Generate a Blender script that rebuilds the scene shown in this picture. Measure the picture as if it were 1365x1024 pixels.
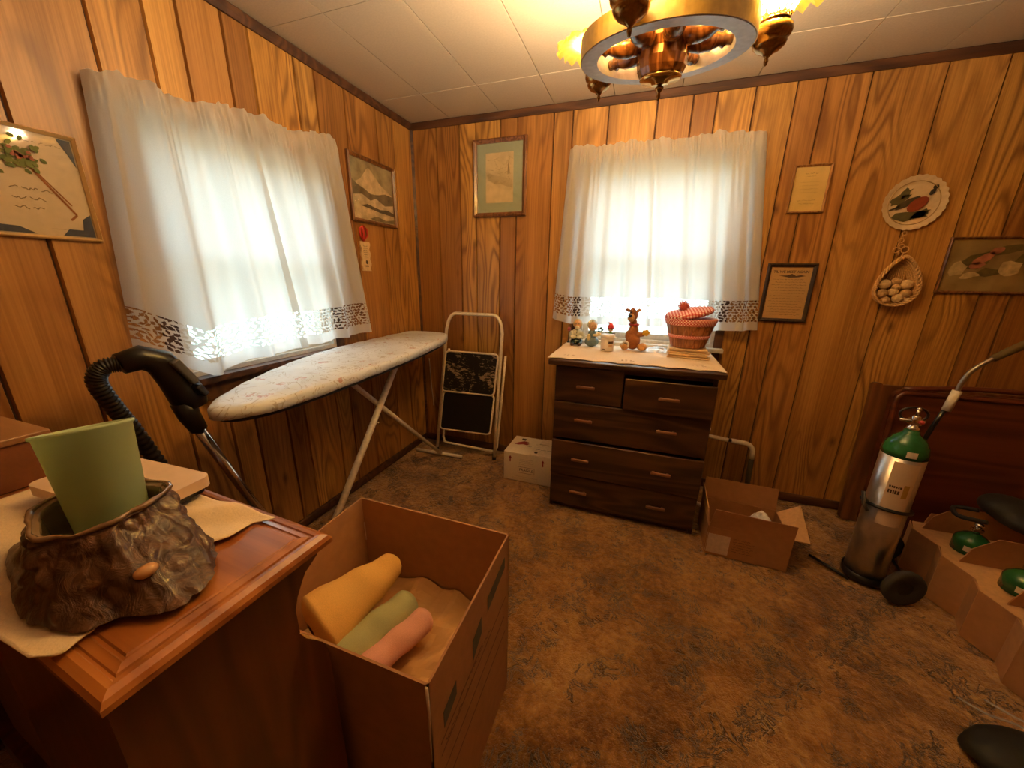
import bpy, bmesh, math, random
from mathutils import Vector, Matrix, noise
random.seed(7)
PI = math.pi
SC = bpy.context.scene
COL = SC.collection
for o in list(bpy.data.objects): bpy.data.objects.remove(o)

# ------------------------------------------------------------------ camera
CAM = (1.60296, -2.4617, 1.32024)
YAW, PIT, ROL, FPX = -0.33287, -0.28411, 0.01545, 487.36
f_ = Vector((math.sin(YAW)*math.cos(PIT), math.cos(YAW)*math.cos(PIT), math.sin(PIT)))
r_ = Vector((math.cos(YAW), -math.sin(YAW), 0)); u_ = r_.cross(f_)
r2 = math.cos(ROL)*r_ + math.sin(ROL)*u_; u2 = -math.sin(ROL)*r_ + math.cos(ROL)*u_
cd = bpy.data.cameras.new('camera'); cam = bpy.data.objects.new('camera', cd); COL.objects.link(cam)
cam.matrix_world = Matrix(((r2.x, u2.x, -f_.x, CAM[0]), (r2.y, u2.y, -f_.y, CAM[1]), (r2.z, u2.z, -f_.z, CAM[2]), (0, 0, 0, 1)))
cd.sensor_fit = 'HORIZONTAL'; cd.sensor_width = 36; cd.lens = FPX/1365*36; cd.clip_start = 0.02; cd.clip_end = 200
SC.camera = cam

# ------------------------------------------------------------------ world, light, exposure
WORLD_STRENGTH = 1.8
BULB = 370.0
EXPOSURE = 1.15
w = bpy.data.worlds.new('world'); SC.world = w; w.use_nodes = True
wn = w.node_tree; wn.nodes.clear()
wo = wn.nodes.new('ShaderNodeOutputWorld'); wb = wn.nodes.new('ShaderNodeBackground')
wb.inputs[0].default_value = (0.72, 0.92, 1.0, 1); wb.inputs[1].default_value = WORLD_STRENGTH
wn.links.new(wb.outputs[0], wo.inputs[0])
SC.view_settings.view_transform = 'Standard'; SC.view_settings.look = 'None'
SC.view_settings.exposure = EXPOSURE; SC.view_settings.gamma = 1; SC.view_settings.use_curve_mapping = False
def portal(loc, rot, sx, sy):
    l = bpy.data.lights.new('window_portal', 'AREA'); l.shape = 'RECTANGLE'; l.size = sx; l.size_y = sy
    l.cycles.is_portal = True
    o = bpy.data.objects.new('window_portal', l); COL.objects.link(o); o.location = loc; o.rotation_euler = rot
portal((-0.16, -1.23, 1.36), (0, -PI/2, 0), .86, 0.74)
portal((1.625, 0.16, 1.43), (-PI/2, 0, 0), 0.81, 1.0)

# ------------------------------------------------------------------ materials
MATS = {}
def lin(h):
    h = h.lstrip('#'); c = [int(h[i:i+2], 16)/255 for i in (0, 2, 4)]
    return tuple((x/12.92 if x <= .04045 else ((x+.055)/1.055)**2.4) for x in c) + (1,)
def C4(c): return lin(c) if isinstance(c, str) else (tuple(c)+(1,))[:4]
class NT:
    def __init__(s, name):
        s.m = bpy.data.materials.new(name); s.m.use_nodes = True; s.t = s.m.node_tree; s.t.nodes.clear()
        s.out = s.n('ShaderNodeOutputMaterial'); s.b = s.n('ShaderNodeBsdfPrincipled'); s.l(s.b.outputs[0], s.out.inputs[0])
    def n(s, t, **k):
        x = s.t.nodes.new(t)
        for a, v in k.items(): setattr(x, a, v)
        return x
    def l(s, a, b): s.t.links.new(a, b)
    def math(s, op, a, b=0.0, c=None):
        x = s.n('ShaderNodeMath', operation=op)
        for i, v in enumerate((a, b) if c is None else (a, b, c)):
            if hasattr(v, 'is_linked') or hasattr(v, 'links'): s.l(v, x.inputs[i])
            else: x.inputs[i].default_value = v
        return x.outputs[0]
    def noise(s, vec, scale, detail=3, rough=.5, dist=0):
        x = s.n('ShaderNodeTexNoise'); x.inputs['Scale'].default_value = scale; x.inputs['Detail'].default_value = detail
        x.inputs['Roughness'].default_value = rough; x.inputs['Distortion'].default_value = dist; s.l(vec, x.inputs['Vector']); return x.outputs['Fac']
    def ramp(s, fac, stops):
        x = s.n('ShaderNodeValToRGB'); e = x.color_ramp.elements
        while len(e) < len(stops): e.new(.5)
        for i, (p, c) in enumerate(stops): e[i].position = p; e[i].color = C4(c)
        s.l(fac, x.inputs[0]); return x.outputs[0]
    def mix(s, fac, a, b, mode='MIX'):
        x = s.n('ShaderNodeMix', data_type='RGBA', blend_type=mode)
        for i, v in ((0, fac), (6, a), (7, b)):
            if hasattr(v, 'links'): s.l(v, x.inputs[i])
            else: x.inputs[i].default_value = v if i == 0 else C4(v)
        return x.outputs[2]
    def co(s, kind='Object', scale=(1, 1, 1), rot=(0, 0, 0)):
        t = s.n('ShaderNodeTexCoord'); m = s.n('ShaderNodeMapping'); m.inputs['Scale'].default_value = scale; m.inputs['Rotation'].default_value = rot
        s.l(t.outputs[kind], m.inputs[0]); return m.outputs[0]
    def bump(s, h, strength=.3, dist=.01):
        x = s.n('ShaderNodeBump'); x.inputs['Strength'].default_value = strength; x.inputs['Distance'].default_value = dist
        s.l(h, x.inputs['Height']); s.l(x.outputs[0], s.b.inputs['Normal'])
    def set(s, **k):
        for a, v in k.items(): s.b.inputs[a.replace('_', ' ')].default_value = v
def plain(name, c, rough=.5, metal=0, bump=0, bscale=60, vary=.12, **k):
    if name in MATS: return MATS[name]
    t = NT(name); v = t.co(); n = t.noise(v, bscale, 3)
    c4 = C4(c)
    dark = tuple(x*(1-vary) for x in c4[:3]); lite = tuple(min(1, x*(1+vary)) for x in c4[:3])
    t.l(t.ramp(n, [(.3, dark), (.7, lite)]), t.b.inputs['Base Color'])
    t.set(Roughness=rough, Metallic=metal)
    for a, x in k.items(): t.b.inputs[a.replace('_', ' ')].default_value = x
    if bump: t.bump(n, bump, .004)
    MATS[name] = t.m; return t.m
def wood(name, c1, c2, c3, axis='x', scale=1., rough=.35, coat=.3, rings=26):
    if name in MATS: return MATS[name]
    t = NT(name); s = {'x': (.12, 1, 1), 'y': (1, .12, 1), 'z': (1, 1, .12)}[axis]
    v = t.co('Object', tuple(q*scale for q in s))
    n = t.noise(v, 5, 2, .5, .4); st = t.noise(t.co('Object', tuple(q*scale*(.25 if q < 1 else 1) for q in s)), 150, 2)
    g = t.math('SINE', t.math('MULTIPLY', n, rings*2)); g = t.math('MULTIPLY_ADD', g, .5, .5)
    g = t.math('ADD', t.math('MULTIPLY', g, .6), t.math('MULTIPLY', st, .4))
    t.l(t.ramp(g, [(.1, c1), (.5, c2), (.9, c3)]), t.b.inputs['Base Color'])
    t.set(Roughness=rough, Coat_Weight=coat, Coat_Roughness=.15); t.bump(g, .08, .002)
    MATS[name] = t.m; return t.m
def paneling():
    t = NT('wood_paneling')
    tc = t.n('ShaderNodeTexCoord'); sp = t.n('ShaderNodeSeparateXYZ'); t.l(tc.outputs['Object'], sp.inputs[0])
    oi = t.n('ShaderNodeObjectInfo')
    h = t.math('ADD', sp.outputs[0], sp.outputs[1]); rz = t.math('MULTIPLY', oi.outputs['Random'], 37.0)
    def vec(sx, sz):
        c = t.n('ShaderNodeCombineXYZ'); t.l(t.math('MULTIPLY', h, sx), c.inputs[0]); t.l(rz, c.inputs[1]); t.l(t.math('MULTIPLY', sp.outputs[2], sz), c.inputs[2]); return c.outputs[0]
    big = t.noise(vec(5.5, .9), 1.0, 1.5, .4, .25)
    cath = t.math('SINE', t.math('MULTIPLY', big, 95.0)); cath = t.math('POWER', t.math('MULTIPLY_ADD', cath, .5, .5), 2.2)
    amp = t.noise(vec(3, .7), 1.3, 1); amp = t.math('SMOOTH_MIN', t.math('MULTIPLY', t.math('MAXIMUM', t.math('SUBTRACT', amp, .36), 0), 5.0), 1.0, .2)
    cath = t.math('MULTIPLY', cath, amp)
    streak = t.noise(vec(150, 2.2), 1.0, 3, .6); broad = t.noise(vec(9, .5), 1.0, 2, .5, .3)
    # knots
    vo = t.n('ShaderNodeTexVoronoi'); vo.inputs['Scale'].default_value = 1.0; t.l(vec(8.0, 3.6), vo.inputs['Vector'])
    kn = t.math('SUBTRACT', 1.0, t.math('SMOOTHSTEP', vo.outputs['Distance'], .02, .12)) if False else t.math('MAXIMUM', t.math('SUBTRACT', 1.0, t.math('MULTIPLY', vo.outputs['Distance'], 6.0)), 0)
    sc = t.n('ShaderNodeSeparateColor'); t.l(vo.outputs['Color'], sc.inputs[0])
    kn = t.math('MULTIPLY', kn, t.math('GREATER_THAN', sc.outputs[0], .55))
    tone = t.math('ADD', t.math('MULTIPLY', broad, .5), t.math('MULTIPLY', streak, .5))
    base = t.ramp(tone, [(.34, (.27, .120, .028)), (.5, (.42, .205, .052)), (.66, (.55, .290, .082))])
    tint = t.mix(1.0, base, (1, 1, 1), 'MULTIPLY'); 
    mx = t.n('ShaderNodeMix', data_type='RGBA', blend_type='MULTIPLY'); mx.inputs[0].default_value = 1
    t.l(base, mx.inputs[6]); t.l(oi.outputs['Color'], mx.inputs[7])
    c = t.mix(t.math('MULTIPLY', cath, .72), mx.outputs[2], (.15, .052, .014))
    c = t.mix(t.math('MULTIPLY', kn, .9), c, (.07, .02, .006))
    t.l(c, t.b.inputs['Base Color']); t.set(Roughness=.42, Coat_Weight=.12, Coat_Roughness=.3)
    t.bump(tone, .06, .002); MATS['paneling'] = t.m; return t.m
def carpet():
    t = NT('carpet'); v = t.co()
    a = t.noise(v, 2.6, 4, .55, .5); b = t.noise(v, 9, 5, .65, 1.0); f = t.noise(v, 170, 2, .6)
    f2 = t.noise(v, 45, 3, .6, .4)
    g = t.math('ADD', t.math('MULTIPLY', a, .55), t.math('MULTIPLY', b, .45))
    g = t.math('ADD', t.math('MULTIPLY', g, .74), t.math('MULTIPLY', f2, .26))
    c = t.ramp(g, [(.36, (.13, .055, .018)), (.46, (.30, .138, .042)), (.54, (.50, .255, .080)), (.65, (.72, .42, .150))])
    # partings in the pile: thin crooked lines
    q = t.math('ABSOLUTE', t.math('SUBTRACT', t.noise(v, 11, 4, .7, 1.6), .5)); gate = t.math('GREATER_THAN', t.noise(v, 7, 3), .51)
    line = t.math('MULTIPLY', t.math('MAXIMUM', t.math('SUBTRACT', 1.0, t.math('MULTIPLY', q, 26.0)), 0), gate)
    c = t.mix(t.math('MULTIPLY', line, .85), c, (.05, .020, .006)); c2 = t.mix(t.math('MULTIPLY', f, .35), c, (.16, .075, .025))
    t.l(c2, t.b.inputs['Base Color']); t.set(Roughness=.95, Sheen_Weight=.25, Specular_IOR_Level=.1)
    t.bump(t.math('SUBTRACT', t.math('ADD', t.math('MULTIPLY', f, .5), f2), t.math('MULTIPLY', line, .8)), .9, .02)
    MATS['carpet'] = t.m; return t.m
def fabric(name, c, trans=.45, thin=.06, rough=.9):
    t = NT(name); v = t.co(); n = t.noise(v, 500, 1); d = t.n('ShaderNodeBsdfDiffuse'); tr = t.n('ShaderNodeBsdfTranslucent'); tp = t.n('ShaderNodeBsdfTransparent')
    cc = C4(c); col = t.ramp(n, [(.3, tuple(x*.94 for x in cc[:3])), (.7, cc[:3])]); t.l(col, d.inputs[0]); t.l(col, tr.inputs[0])
    m = t.n('ShaderNodeMixShader'); m.inputs[0].default_value = trans; t.l(d.outputs[0], m.inputs[1]); t.l(tr.outputs[0], m.inputs[2])
    m2 = t.n('ShaderNodeMixShader'); m2.inputs[0].default_value = thin; t.l(m.outputs[0], m2.inputs[1]); t.l(tp.outputs[0], m2.inputs[2])
    t.l(m2.outputs[0], t.out.inputs[0]); MATS[name] = t.m; return t.m
def glassy(name, c, alpha_diff=.5, rough=.3, trans=True):
    t = NT(name); t.set(Roughness=rough, Transmission_Weight=.6 if trans else 0, IOR=1.45); t.b.inputs['Base Color'].default_value = C4(c); MATS[name] = t.m; return t.m
def emis(name, c, s):
    t = NT(name); t.b.inputs['Base Color'].default_value = C4(c); t.b.inputs['Emission Color'].default_value = C4(c); t.b.inputs['Emission Strength'].default_value = s
    MATS[name] = t.m; return t.m
PANEL = paneling(); CARPET = carpet()
TRIM = wood('dark_trim', (.045, .016, .006), (.085, .030, .011), (.13, .05, .018), 'x', 1, .6, .05)
DRESSER = wood('dresser_wood', (.030, .012, .006), (.060, .024, .011), (.100, .042, .018), 'x', 1.2, .30, .3)
DESKW = wood('desk_wood', (.28, .085, .018), (.42, .140, .032), (.54, .20, .048), 'x', 1, .28, .5)
DESKD = wood('desk_dark_wood', (.085, .024, .005), (.12, .034, .008), (.155, .046, .011), 'z', 1, .30, .4)
MAHOG = wood('mahogany', (.06, .012, .006), (.10, .020, .009), (.14, .032, .013), 'x', .7, .35, .4)
HUBW = wood('hub_wood', (.10, .03, .008), (.22, .075, .02), (.34, .13, .04), 'z', 3, .25, .6)
FRAMEW = wood('frame_wood', (.10, .035, .012), (.19, .07, .022), (.28, .11, .036), 'z', 3, .35, .3)
FRAMEP = wood('pale_frame_wood', (.22, .09, .03), (.34, .15, .05), (.45, .22, .08), 'z', 3, .4, .3)
FRAMED = wood('black_frame_wood', (.02, .010, .006), (.035, .018, .010), (.06, .03, .016), 'z', 3, .35, .3)
BASKW = wood('basket_wood', (.22, .07, .02), (.36, .13, .04), (.46, .19, .07), 'z', 3, .5, .1)
CURT = fabric('curtain_cloth', (.86, .83, .78), .60, .0)
PLASTIC_WRAP = glassy('clear_wrap', (.95, .95, .95), rough=.15)
WHITEP = plain('white_paint', (.72, .66, .56), .35)
CREAMT = plain('cream_tube', (.86, .75, .58), .32)
CEIL = plain('ceiling_tile_paint', (.56, .47, .36), .8, bump=.25, bscale=120, vary=.05)
CLOTH = plain('cream_cloth', (.84, .66, .46), .9, bump=.3, bscale=250, vary=.06)
BRASS = plain('aged_brass', (.42, .26, .10), .22, 1, vary=.2, bscale=20)
BRASSB = plain('bright_brass', (.85, .62, .26), .14, 1, vary=.1, bscale=20)
GOLD = plain('gold_frame', (.85, .62, .30), .3, .55, vary=.05)
CHROME = plain('chrome', (.75, .70, .64), .16, 1, vary=.05)
BLACK = plain('black_plastic', (.012, .011, .011), .3)
BLACKM = plain('matt_black', (.010, .009, .008), .7, bump=.3)
DKGREY = plain('dark_rubber', (.03, .028, .026), .8)
CARD = plain('cardboard', (.40, .19, .075), .85, bump=.15, bscale=30, vary=.07)
CARDI = plain('cardboard_inside_lit_fold', (.50, .26, .11), .85, bump=.15, bscale=30, vary=.07)
CARDL = plain('lit_pale_cardboard', (.66, .38, .17), .85, vary=.08)
CARDW = plain('white_carton', (.86, .74, .56), .6, vary=.04)
INK = plain('brown_ink', (.07, .035, .02), .7)
INKG = plain('grey_green_ink', (.10, .085, .055), .8)
REDINK = plain('red_print', (.33, .03, .03), .6)
GLASS = NT('window_glass'); GLASS.set(Roughness=.02, Transmission_Weight=1, IOR=1.05, Base_Color=(.97, 1, 1, 1)) if False else None
g_ = NT('window_glass'); tp_ = g_.n('ShaderNodeBsdfTransparent'); gl_ = g_.n('ShaderNodeBsdfGlossy'); gl_.inputs['Roughness'].default_value = .03
mx_ = g_.n('ShaderNodeMixShader'); mx_.inputs[0].default_value = .06; g_.l(tp_.outputs[0], mx_.inputs[1]); g_.l(gl_.outputs[0], mx_.inputs[2]); g_.l(mx_.outputs[0], g_.out.inputs[0]); GLASS = g_.m

# ------------------------------------------------------------------ mesh helpers
class MB:
    def __init__(s): s.v = []; s.f = []; s.sm = []
    def add(s, vs, fs, smooth=False, M=None):
        b = len(s.v)
        s.v += [tuple(M @ Vector(q)) if M else tuple(q) for q in vs]
        s.f += [tuple(b+i for i in q) for q in fs]; s.sm += [smooth]*len(fs); return s
    def box(s, x0, x1, y0, y1, z0, z1, M=None, bev=0.0):
        if bev <= 0:
            vs = [(x, y, z) for z in (z0, z1) for y in (y0, y1) for x in (x0, x1)]
            return s.add(vs, [(0, 2, 3, 1), (4, 5, 7, 6), (0, 1, 5, 4), (2, 6, 7, 3), (0, 4, 6, 2), (1, 3, 7, 5)], M=M)
        bm = bmesh.new(); bmesh.ops.create_cube(bm, size=1)
        for q in bm.verts: q.co = ((x0+x1)/2+q.co.x*(x1-x0), (y0+y1)/2+q.co.y*(y1-y0), (z0+z1)/2+q.co.z*(z1-z0))
        bmesh.ops.bevel(bm, geom=bm.edges[:], offset=min(bev, .49*min(x1-x0, y1-y0, z1-z0)), segments=2, profile=.6, affect='EDGES')
        bm.verts.index_update(); s.add([q.co[:] for q in bm.verts], [[q.index for q in fc.verts] for fc in bm.faces], True, M); bm.free(); return s
    def tube(s, pts, r, n=10, closed=False, M=None, caps=True):
        pts = [Vector(p) for p in pts]; m = len(pts); rs = r if isinstance(r, (list, tuple)) else [r]*m
        vs = []; prev = None
        for i, p in enumerate(pts):
            if closed: d = pts[(i+1) % m]-pts[i-1]
            else: d = pts[min(i+1, m-1)]-pts[max(i-1, 0)]
            d = d.normalized() if d.length > 1e-9 else Vector((0, 0, 1))
            if prev is None:
                a = Vector((0, 0, 1)) if abs(d.z) < .9 else Vector((1, 0, 0)); a = (a-d*a.dot(d)).normalized()
            else: a = (prev-d*prev.dot(d)).normalized()
            prev = a; b = d.cross(a)
            for k in range(n):
                t = 2*PI*k/n; vs.append(p+(a*math.cos(t)+b*math.sin(t))*rs[i])
        fs = []
        for i in range(m if closed else m-1):
            j = (i+1) % m
            for k in range(n): fs.append((i*n+k, i*n+(k+1) % n, j*n+(k+1) % n, j*n+k))
        if not closed and caps: fs += [tuple(range(n-1, -1, -1)), tuple((m-1)*n+k for k in range(n))]
        return s.add(vs, fs, True, M)
    def lathe(s, prof, n=24, M=None, cx=0, cy=0, sy=1.0, smooth=True):
        vs = []; m = len(prof)
        for r, z in prof:
            for k in range(n): t = 2*PI*k/n; vs.append((cx+r*math.cos(t), cy+r*sy*math.sin(t), z))
        fs = [(i*n+k, i*n+(k+1) % n, (i+1)*n+(k+1) % n, (i+1)*n+k) for i in range(m-1) for k in range(n)]
        if prof[0][0] > 1e-6: fs.append(tuple(range(n-1, -1, -1)))
        if prof[-1][0] > 1e-6: fs.append(tuple((m-1)*n+k for k in range(n)))
        return s.add(vs, fs, smooth, M)
    def prism(s, poly, d0, d1, axis='z', M=None):
        n = len(poly); g = {'z': lambda a, b, d: (a, b, d), 'y': lambda a, b, d: (a, d, b), 'x': lambda a, b, d: (d, a, b)}[axis]
        vs = [g(a, b, d0) for a, b in poly]+[g(a, b, d1) for a, b in poly]
        fs = [tuple(range(n))[::-1], tuple(range(n, 2*n))]+[(i, (i+1) % n, n+(i+1) % n, n+i) for i in range(n)]
        return s.add(vs, fs, M=M)
    def ell(s, c, r, n=14, m=9, M=None, rot=None):
        if not isinstance(r, (tuple, list)): r = (r, r, r)
        R = Matrix.Translation(c) @ (rot.to_4x4() if rot else Matrix.Identity(4)) @ Matrix.Diagonal((*r, 1))
        if M: R = M @ R
        return s.lathe([(math.sin(PI*i/m), -math.cos(PI*i/m)) for i in range(m+1)], n, R)
    def grid(s, fn, nu, nv, M=None, smooth=True, keep=None, closeu=False):
        vs = [fn(i/nu, j/nv) for j in range(nv+1) for i in range(nu+(0 if closeu else 1))]; w_ = nu+(0 if closeu else 1); fs = []
        for j in range(nv):
            for i in range(nu):
                if keep and not keep((i+.5)/nu, (j+.5)/nv): continue
                k = (i+1) % w_; fs.append((j*w_+i, j*w_+k, (j+1)*w_+k, (j+1)*w_+i))
        return s.add(vs, fs, smooth, M)
    def mesh(s, name):
        me = bpy.data.meshes.new(name); me.from_pydata(s.v, [], s.f)
        me.polygons.foreach_set('use_smooth', s.sm); me.update()
        bm = bmesh.new(); bm.from_mesh(me); bmesh.ops.delete(bm, geom=[v for v in bm.verts if not v.link_faces], context='VERTS')
        if len(bm.faces) < 20000: bmesh.ops.recalc_face_normals(bm, faces=bm.faces[:])
        bm.to_mesh(me); bm.free(); return me
    def build(s, name, mat, parent=None, world=False):
        if world and parent is not None:
            L = ROOTLOC.get(parent.name, Vector()); s.v = [(x-L.x, y-L.y, z-L.z) for x, y, z in s.v]
        o = bpy.data.objects.new(name, s.mesh(name)); COL.objects.link(o); o.parent = parent
        if mat: o.data.materials.append(mat)
        if name in ('script', 'small_print', 'line_print', 'stamp_print', 'label_print', 'lid_print', 'leaves_print', 'blossoms_print', 'sketch_lines', 'embroidery', 'leaf_print', 'pink_bloom_print', 'white_bloom_print', 'foliage_print'): o['kind'] = 'stuff'
        return o
ROOTLOC = {}
def tag(o, label=None, cat=None, group=None, kind=None):
    if label: o['label'] = label
    if cat: o['category'] = cat
    if group: o['group'] = group
    if kind: o['kind'] = kind
    return o
def thing(name, label, cat, loc=(0, 0, 0), rotz=0, group=None, rot=None):
    o = bpy.data.objects.new(name, None); COL.objects.link(o); o.empty_display_size = .05
    o.location = loc; o.rotation_euler = rot or (0, 0, rotz); ROOTLOC[o.name] = Vector(loc); return tag(o, label, cat, group)
def lab(o, l): o['label'] = l; return o
def solidify(o, th, off=0):
    m = o.modifiers.new('thick', 'SOLIDIFY'); m.thickness = th; m.offset = off; return o
def blob(name, mat, parent, ells, vox=.004, caps=()):
    mb = MB()
    for e in ells: mb.ell(*e) if not isinstance(e, dict) else mb.ell(**e)
    for pts, r in caps: mb.tube(pts, r, 10)
    o = mb.build(name, mat, parent); m = o.modifiers.new('remesh', 'REMESH'); m.mode = 'VOXEL'; m.voxel_size = vox; m.use_smooth_shade = True
    s_ = o.modifiers.new('smooth', 'SMOOTH'); s_.iterations = 3; return o
class Plane:   # flat print laid on a surface: u to the right, v up, n outwards
    def __init__(s, O, U, V, N): s.O, s.U, s.V, s.N = Vector(O), Vector(U), Vector(V), Vector(N)
    def p(s, u, v, n=0): return s.O+s.U*u+s.V*v+s.N*n
    def poly(s, mb, pts, n0=.0005, th=.0006):
        k = len(pts); vs = [s.p(a, b, n0) for a, b in pts]+[s.p(a, b, n0+th) for a, b in pts]
        mb.add(vs, [tuple(range(k))[::-1], tuple(range(k, 2*k))]+[(i, (i+1) % k, k+(i+1) % k, k+i) for i in range(k)]); return mb
    def rect(s, mb, u0, u1, v0, v1, n0=.0005, th=.0006): return s.poly(mb, [(u0, v0), (u1, v0), (u1, v1), (u0, v1)], n0, th)
    def disc(s, mb, u, v, ru, rv, n0=.0005, th=.0006, k=14, rot=0, jag=0):
        pts = []
        for i in range(k):
            t = 2*PI*i/k; q = 1+jag*(random.random()-.5)*2; a, b = ru*q*math.cos(t), rv*q*math.sin(t)
            pts.append((u+a*math.cos(rot)-b*math.sin(rot), v+a*math.sin(rot)+b*math.cos(rot)))
        return s.poly(mb, pts, n0, th)
    def stroke(s, mb, pts, w_, n0=.0005, th=.0005):
        for (a, b), (c, d) in zip(pts, pts[1:]):
            L = math.hypot(c-a, d-b) or 1; x, y = -(d-b)/L*w_/2, (c-a)/L*w_/2
            s.poly(mb, [(a-x, b-y), (c-x, d-y), (c+x, d+y), (a+x, b+y)], n0, th)
    def script(s, mb, u0, u1, v, h, n0=.0008):   # an illegible handwritten line
        u = u0
        while u < u1-h*.5:
            wl = min(u1-u, h*random.uniform(1.2, 3.4)); k = max(3, int(wl/h*3)); pts = [(u+wl*i/k, v+h*random.uniform(-.35, .45)) for i in range(k+1)]
            s.stroke(mb, pts, h*.2, n0, .0003); u += wl+h*.55
    def text(s, body, u, v, size, mat, parent, name='lettering', n0=.0008, align='CENTER', bold=0, L=Vector((0, 0, 0))):
        cu = bpy.data.curves.new('lettering', 'FONT'); cu.body = body; cu.size = size; cu.align_x = align; cu.align_y = 'CENTER'; cu.extrude = .0002; cu.offset = bold
        o = bpy.data.objects.new('tmp', cu); COL.objects.link(o); dg = bpy.context.evaluated_depsgraph_get()
        me = bpy.data.meshes.new_from_object(o.evaluated_get(dg)); bpy.data.objects.remove(o)
        O = s.p(u, v, n0)-L
        M = Matrix(((s.U.x, s.V.x, s.N.x, O.x), (s.U.y, s.V.y, s.N.y, O.y), (s.U.z, s.V.z, s.N.z, O.z), (0, 0, 0, 1)))
        me.transform(M); me.materials.clear(); me.materials.append(mat)
        t = bpy.data.objects.new(name, me); COL.objects.link(t); t.parent = parent; return t
def back(x, z, y=0): return Plane((x, y, z), (1, 0, 0), (0, 0, 1), (0, -1, 0))
def left(y, z, x=0): return Plane((x, y, z), (0, 1, 0), (0, 0, 1), (1, 0, 0))
def fracn(x, y, z=0): return noise.noise(Vector((x, y, z)))

# ------------------------------------------------------------------ room shell
H = 2.3; XR = 4.0; YN = -3.7; T = .12
WL = (-1.60, -0.86, .93, 1.79)   # left window y0,y1,z0,z1
WB = (1.22, 2.03, .93, 1.93)     # back window x0,x1,z0,z1
def wall_mb(axis, a0, a1, hole):
    mb = MB()
    def bx(p, q, z0, z1):
        if axis == 'x': mb.box(p, q, .012, T, z0, z1)
        else: mb.box(-T, -.012, p, q, z0, z1)
    if hole:
        bx(a0, hole[0], 0, H); bx(hole[1], a1, 0, H); bx(hole[0], hole[1], 0, hole[2]); bx(hole[0], hole[1], hole[3], H)
    else: bx(a0, a1, 0, H)
    return mb
WALLC = plain('groove_brown', (.05, .018, .008), .7)  # dark brown backing that shows in the joints between planks
wb_ = tag(wall_mb('x', -T, XR+T, WB).build('wall_back', WALLC), kind='structure')
wl_ = tag(wall_mb('y', YN-T, 0.012, WL).build('wall_left', WALLC), kind='structure')
wr_ = tag(MB().box(XR+.012, XR+T, YN-T, .012, 0, H).build('wall_right', WALLC), kind='structure')
wn_ = tag(MB().box(-T, XR+T, YN-T, YN-.012, 0, H).build('wall_near', WALLC), kind='structure')
TONES = [(.95, .88, .84), (1.28, 1.30, 1.15), (.82, .72, .68), (1.0, .95, .9), (1.32, 1.35, 1.2), (.78, .68, .62), (1.12, 1.15, 1.05), (.92, .82, .76), (1.22, 1.2, 1.1)]
def plank(face, a0, a1, z0, z1, parent, tone):
    g = .0022; c = .0035; d = .011
    if a1-a0 < .02: return
    F_ = [(a0+g, 0), (a0+g+c, d), (a1-g-c, d), (a1-g, 0)]
    mb = MB()
    def P_(a, n, z): return (a, .012-n, z) if face == 'b' else ((-.012+n, a, z) if face == 'l' else ((XR+.012-n, a, z) if face == 'r' else (a, YN-.012+n, z)))
    vs = [P_(a, n, z) for z in (z0, z1) for a, n in F_]
    mb.add(vs, [(0, 1, 5, 4), (1, 2, 6, 5), (2, 3, 7, 6), (0, 3, 2, 1), (4, 5, 6, 7), (0, 4, 7, 3)])
    o = mb.build('plank', PANEL, parent); o.color = (*tone, 1); return o
def planks(face, seams, hole, parent, off=0):
    for i, (a, b) in enumerate(zip(seams, seams[1:])):
        tone = TONES[(i*5+off) % len(TONES)]
        if hole and b > hole[0] and a < hole[1]:
            plank(face, a, b, .0, hole[2], parent, tone); plank(face, a, b, hole[3], H, parent, tone)
            if a < hole[0]-.02: plank(face, a, hole[0], hole[2], hole[3], parent, tone)
            if b > hole[1]+.02: plank(face, hole[1], b, hole[2], hole[3], parent, tone)
        else: plank(face, a, b, 0, H, parent, tone)
planks('b', [.0, .19, .359, .476, .648, .761, .99, 1.104, 1.307, 1.566, 1.744, 1.858, 2.032, 2.209, 2.327, 2.502, 2.771, 2.971, 3.14, 3.25, 3.43, 3.6, 3.75, XR], WB, wb_)
ls = sorted([0.0, -.193, -.362, -.613, -.803, -.915, -1.126, -1.227, -1.382, -1.485, -1.634, -1.852, -2.019, -2.2, -2.31, -2.52, -2.7, -2.95, -3.2, -3.45, YN])
planks('l', ls, WL, wl_, 3)
planks('r', [YN+.24*i for i in range(16)]+[0], None, wr_, 2)
planks('n', [.25*i for i in range(17)], None, wn_, 4)
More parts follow.
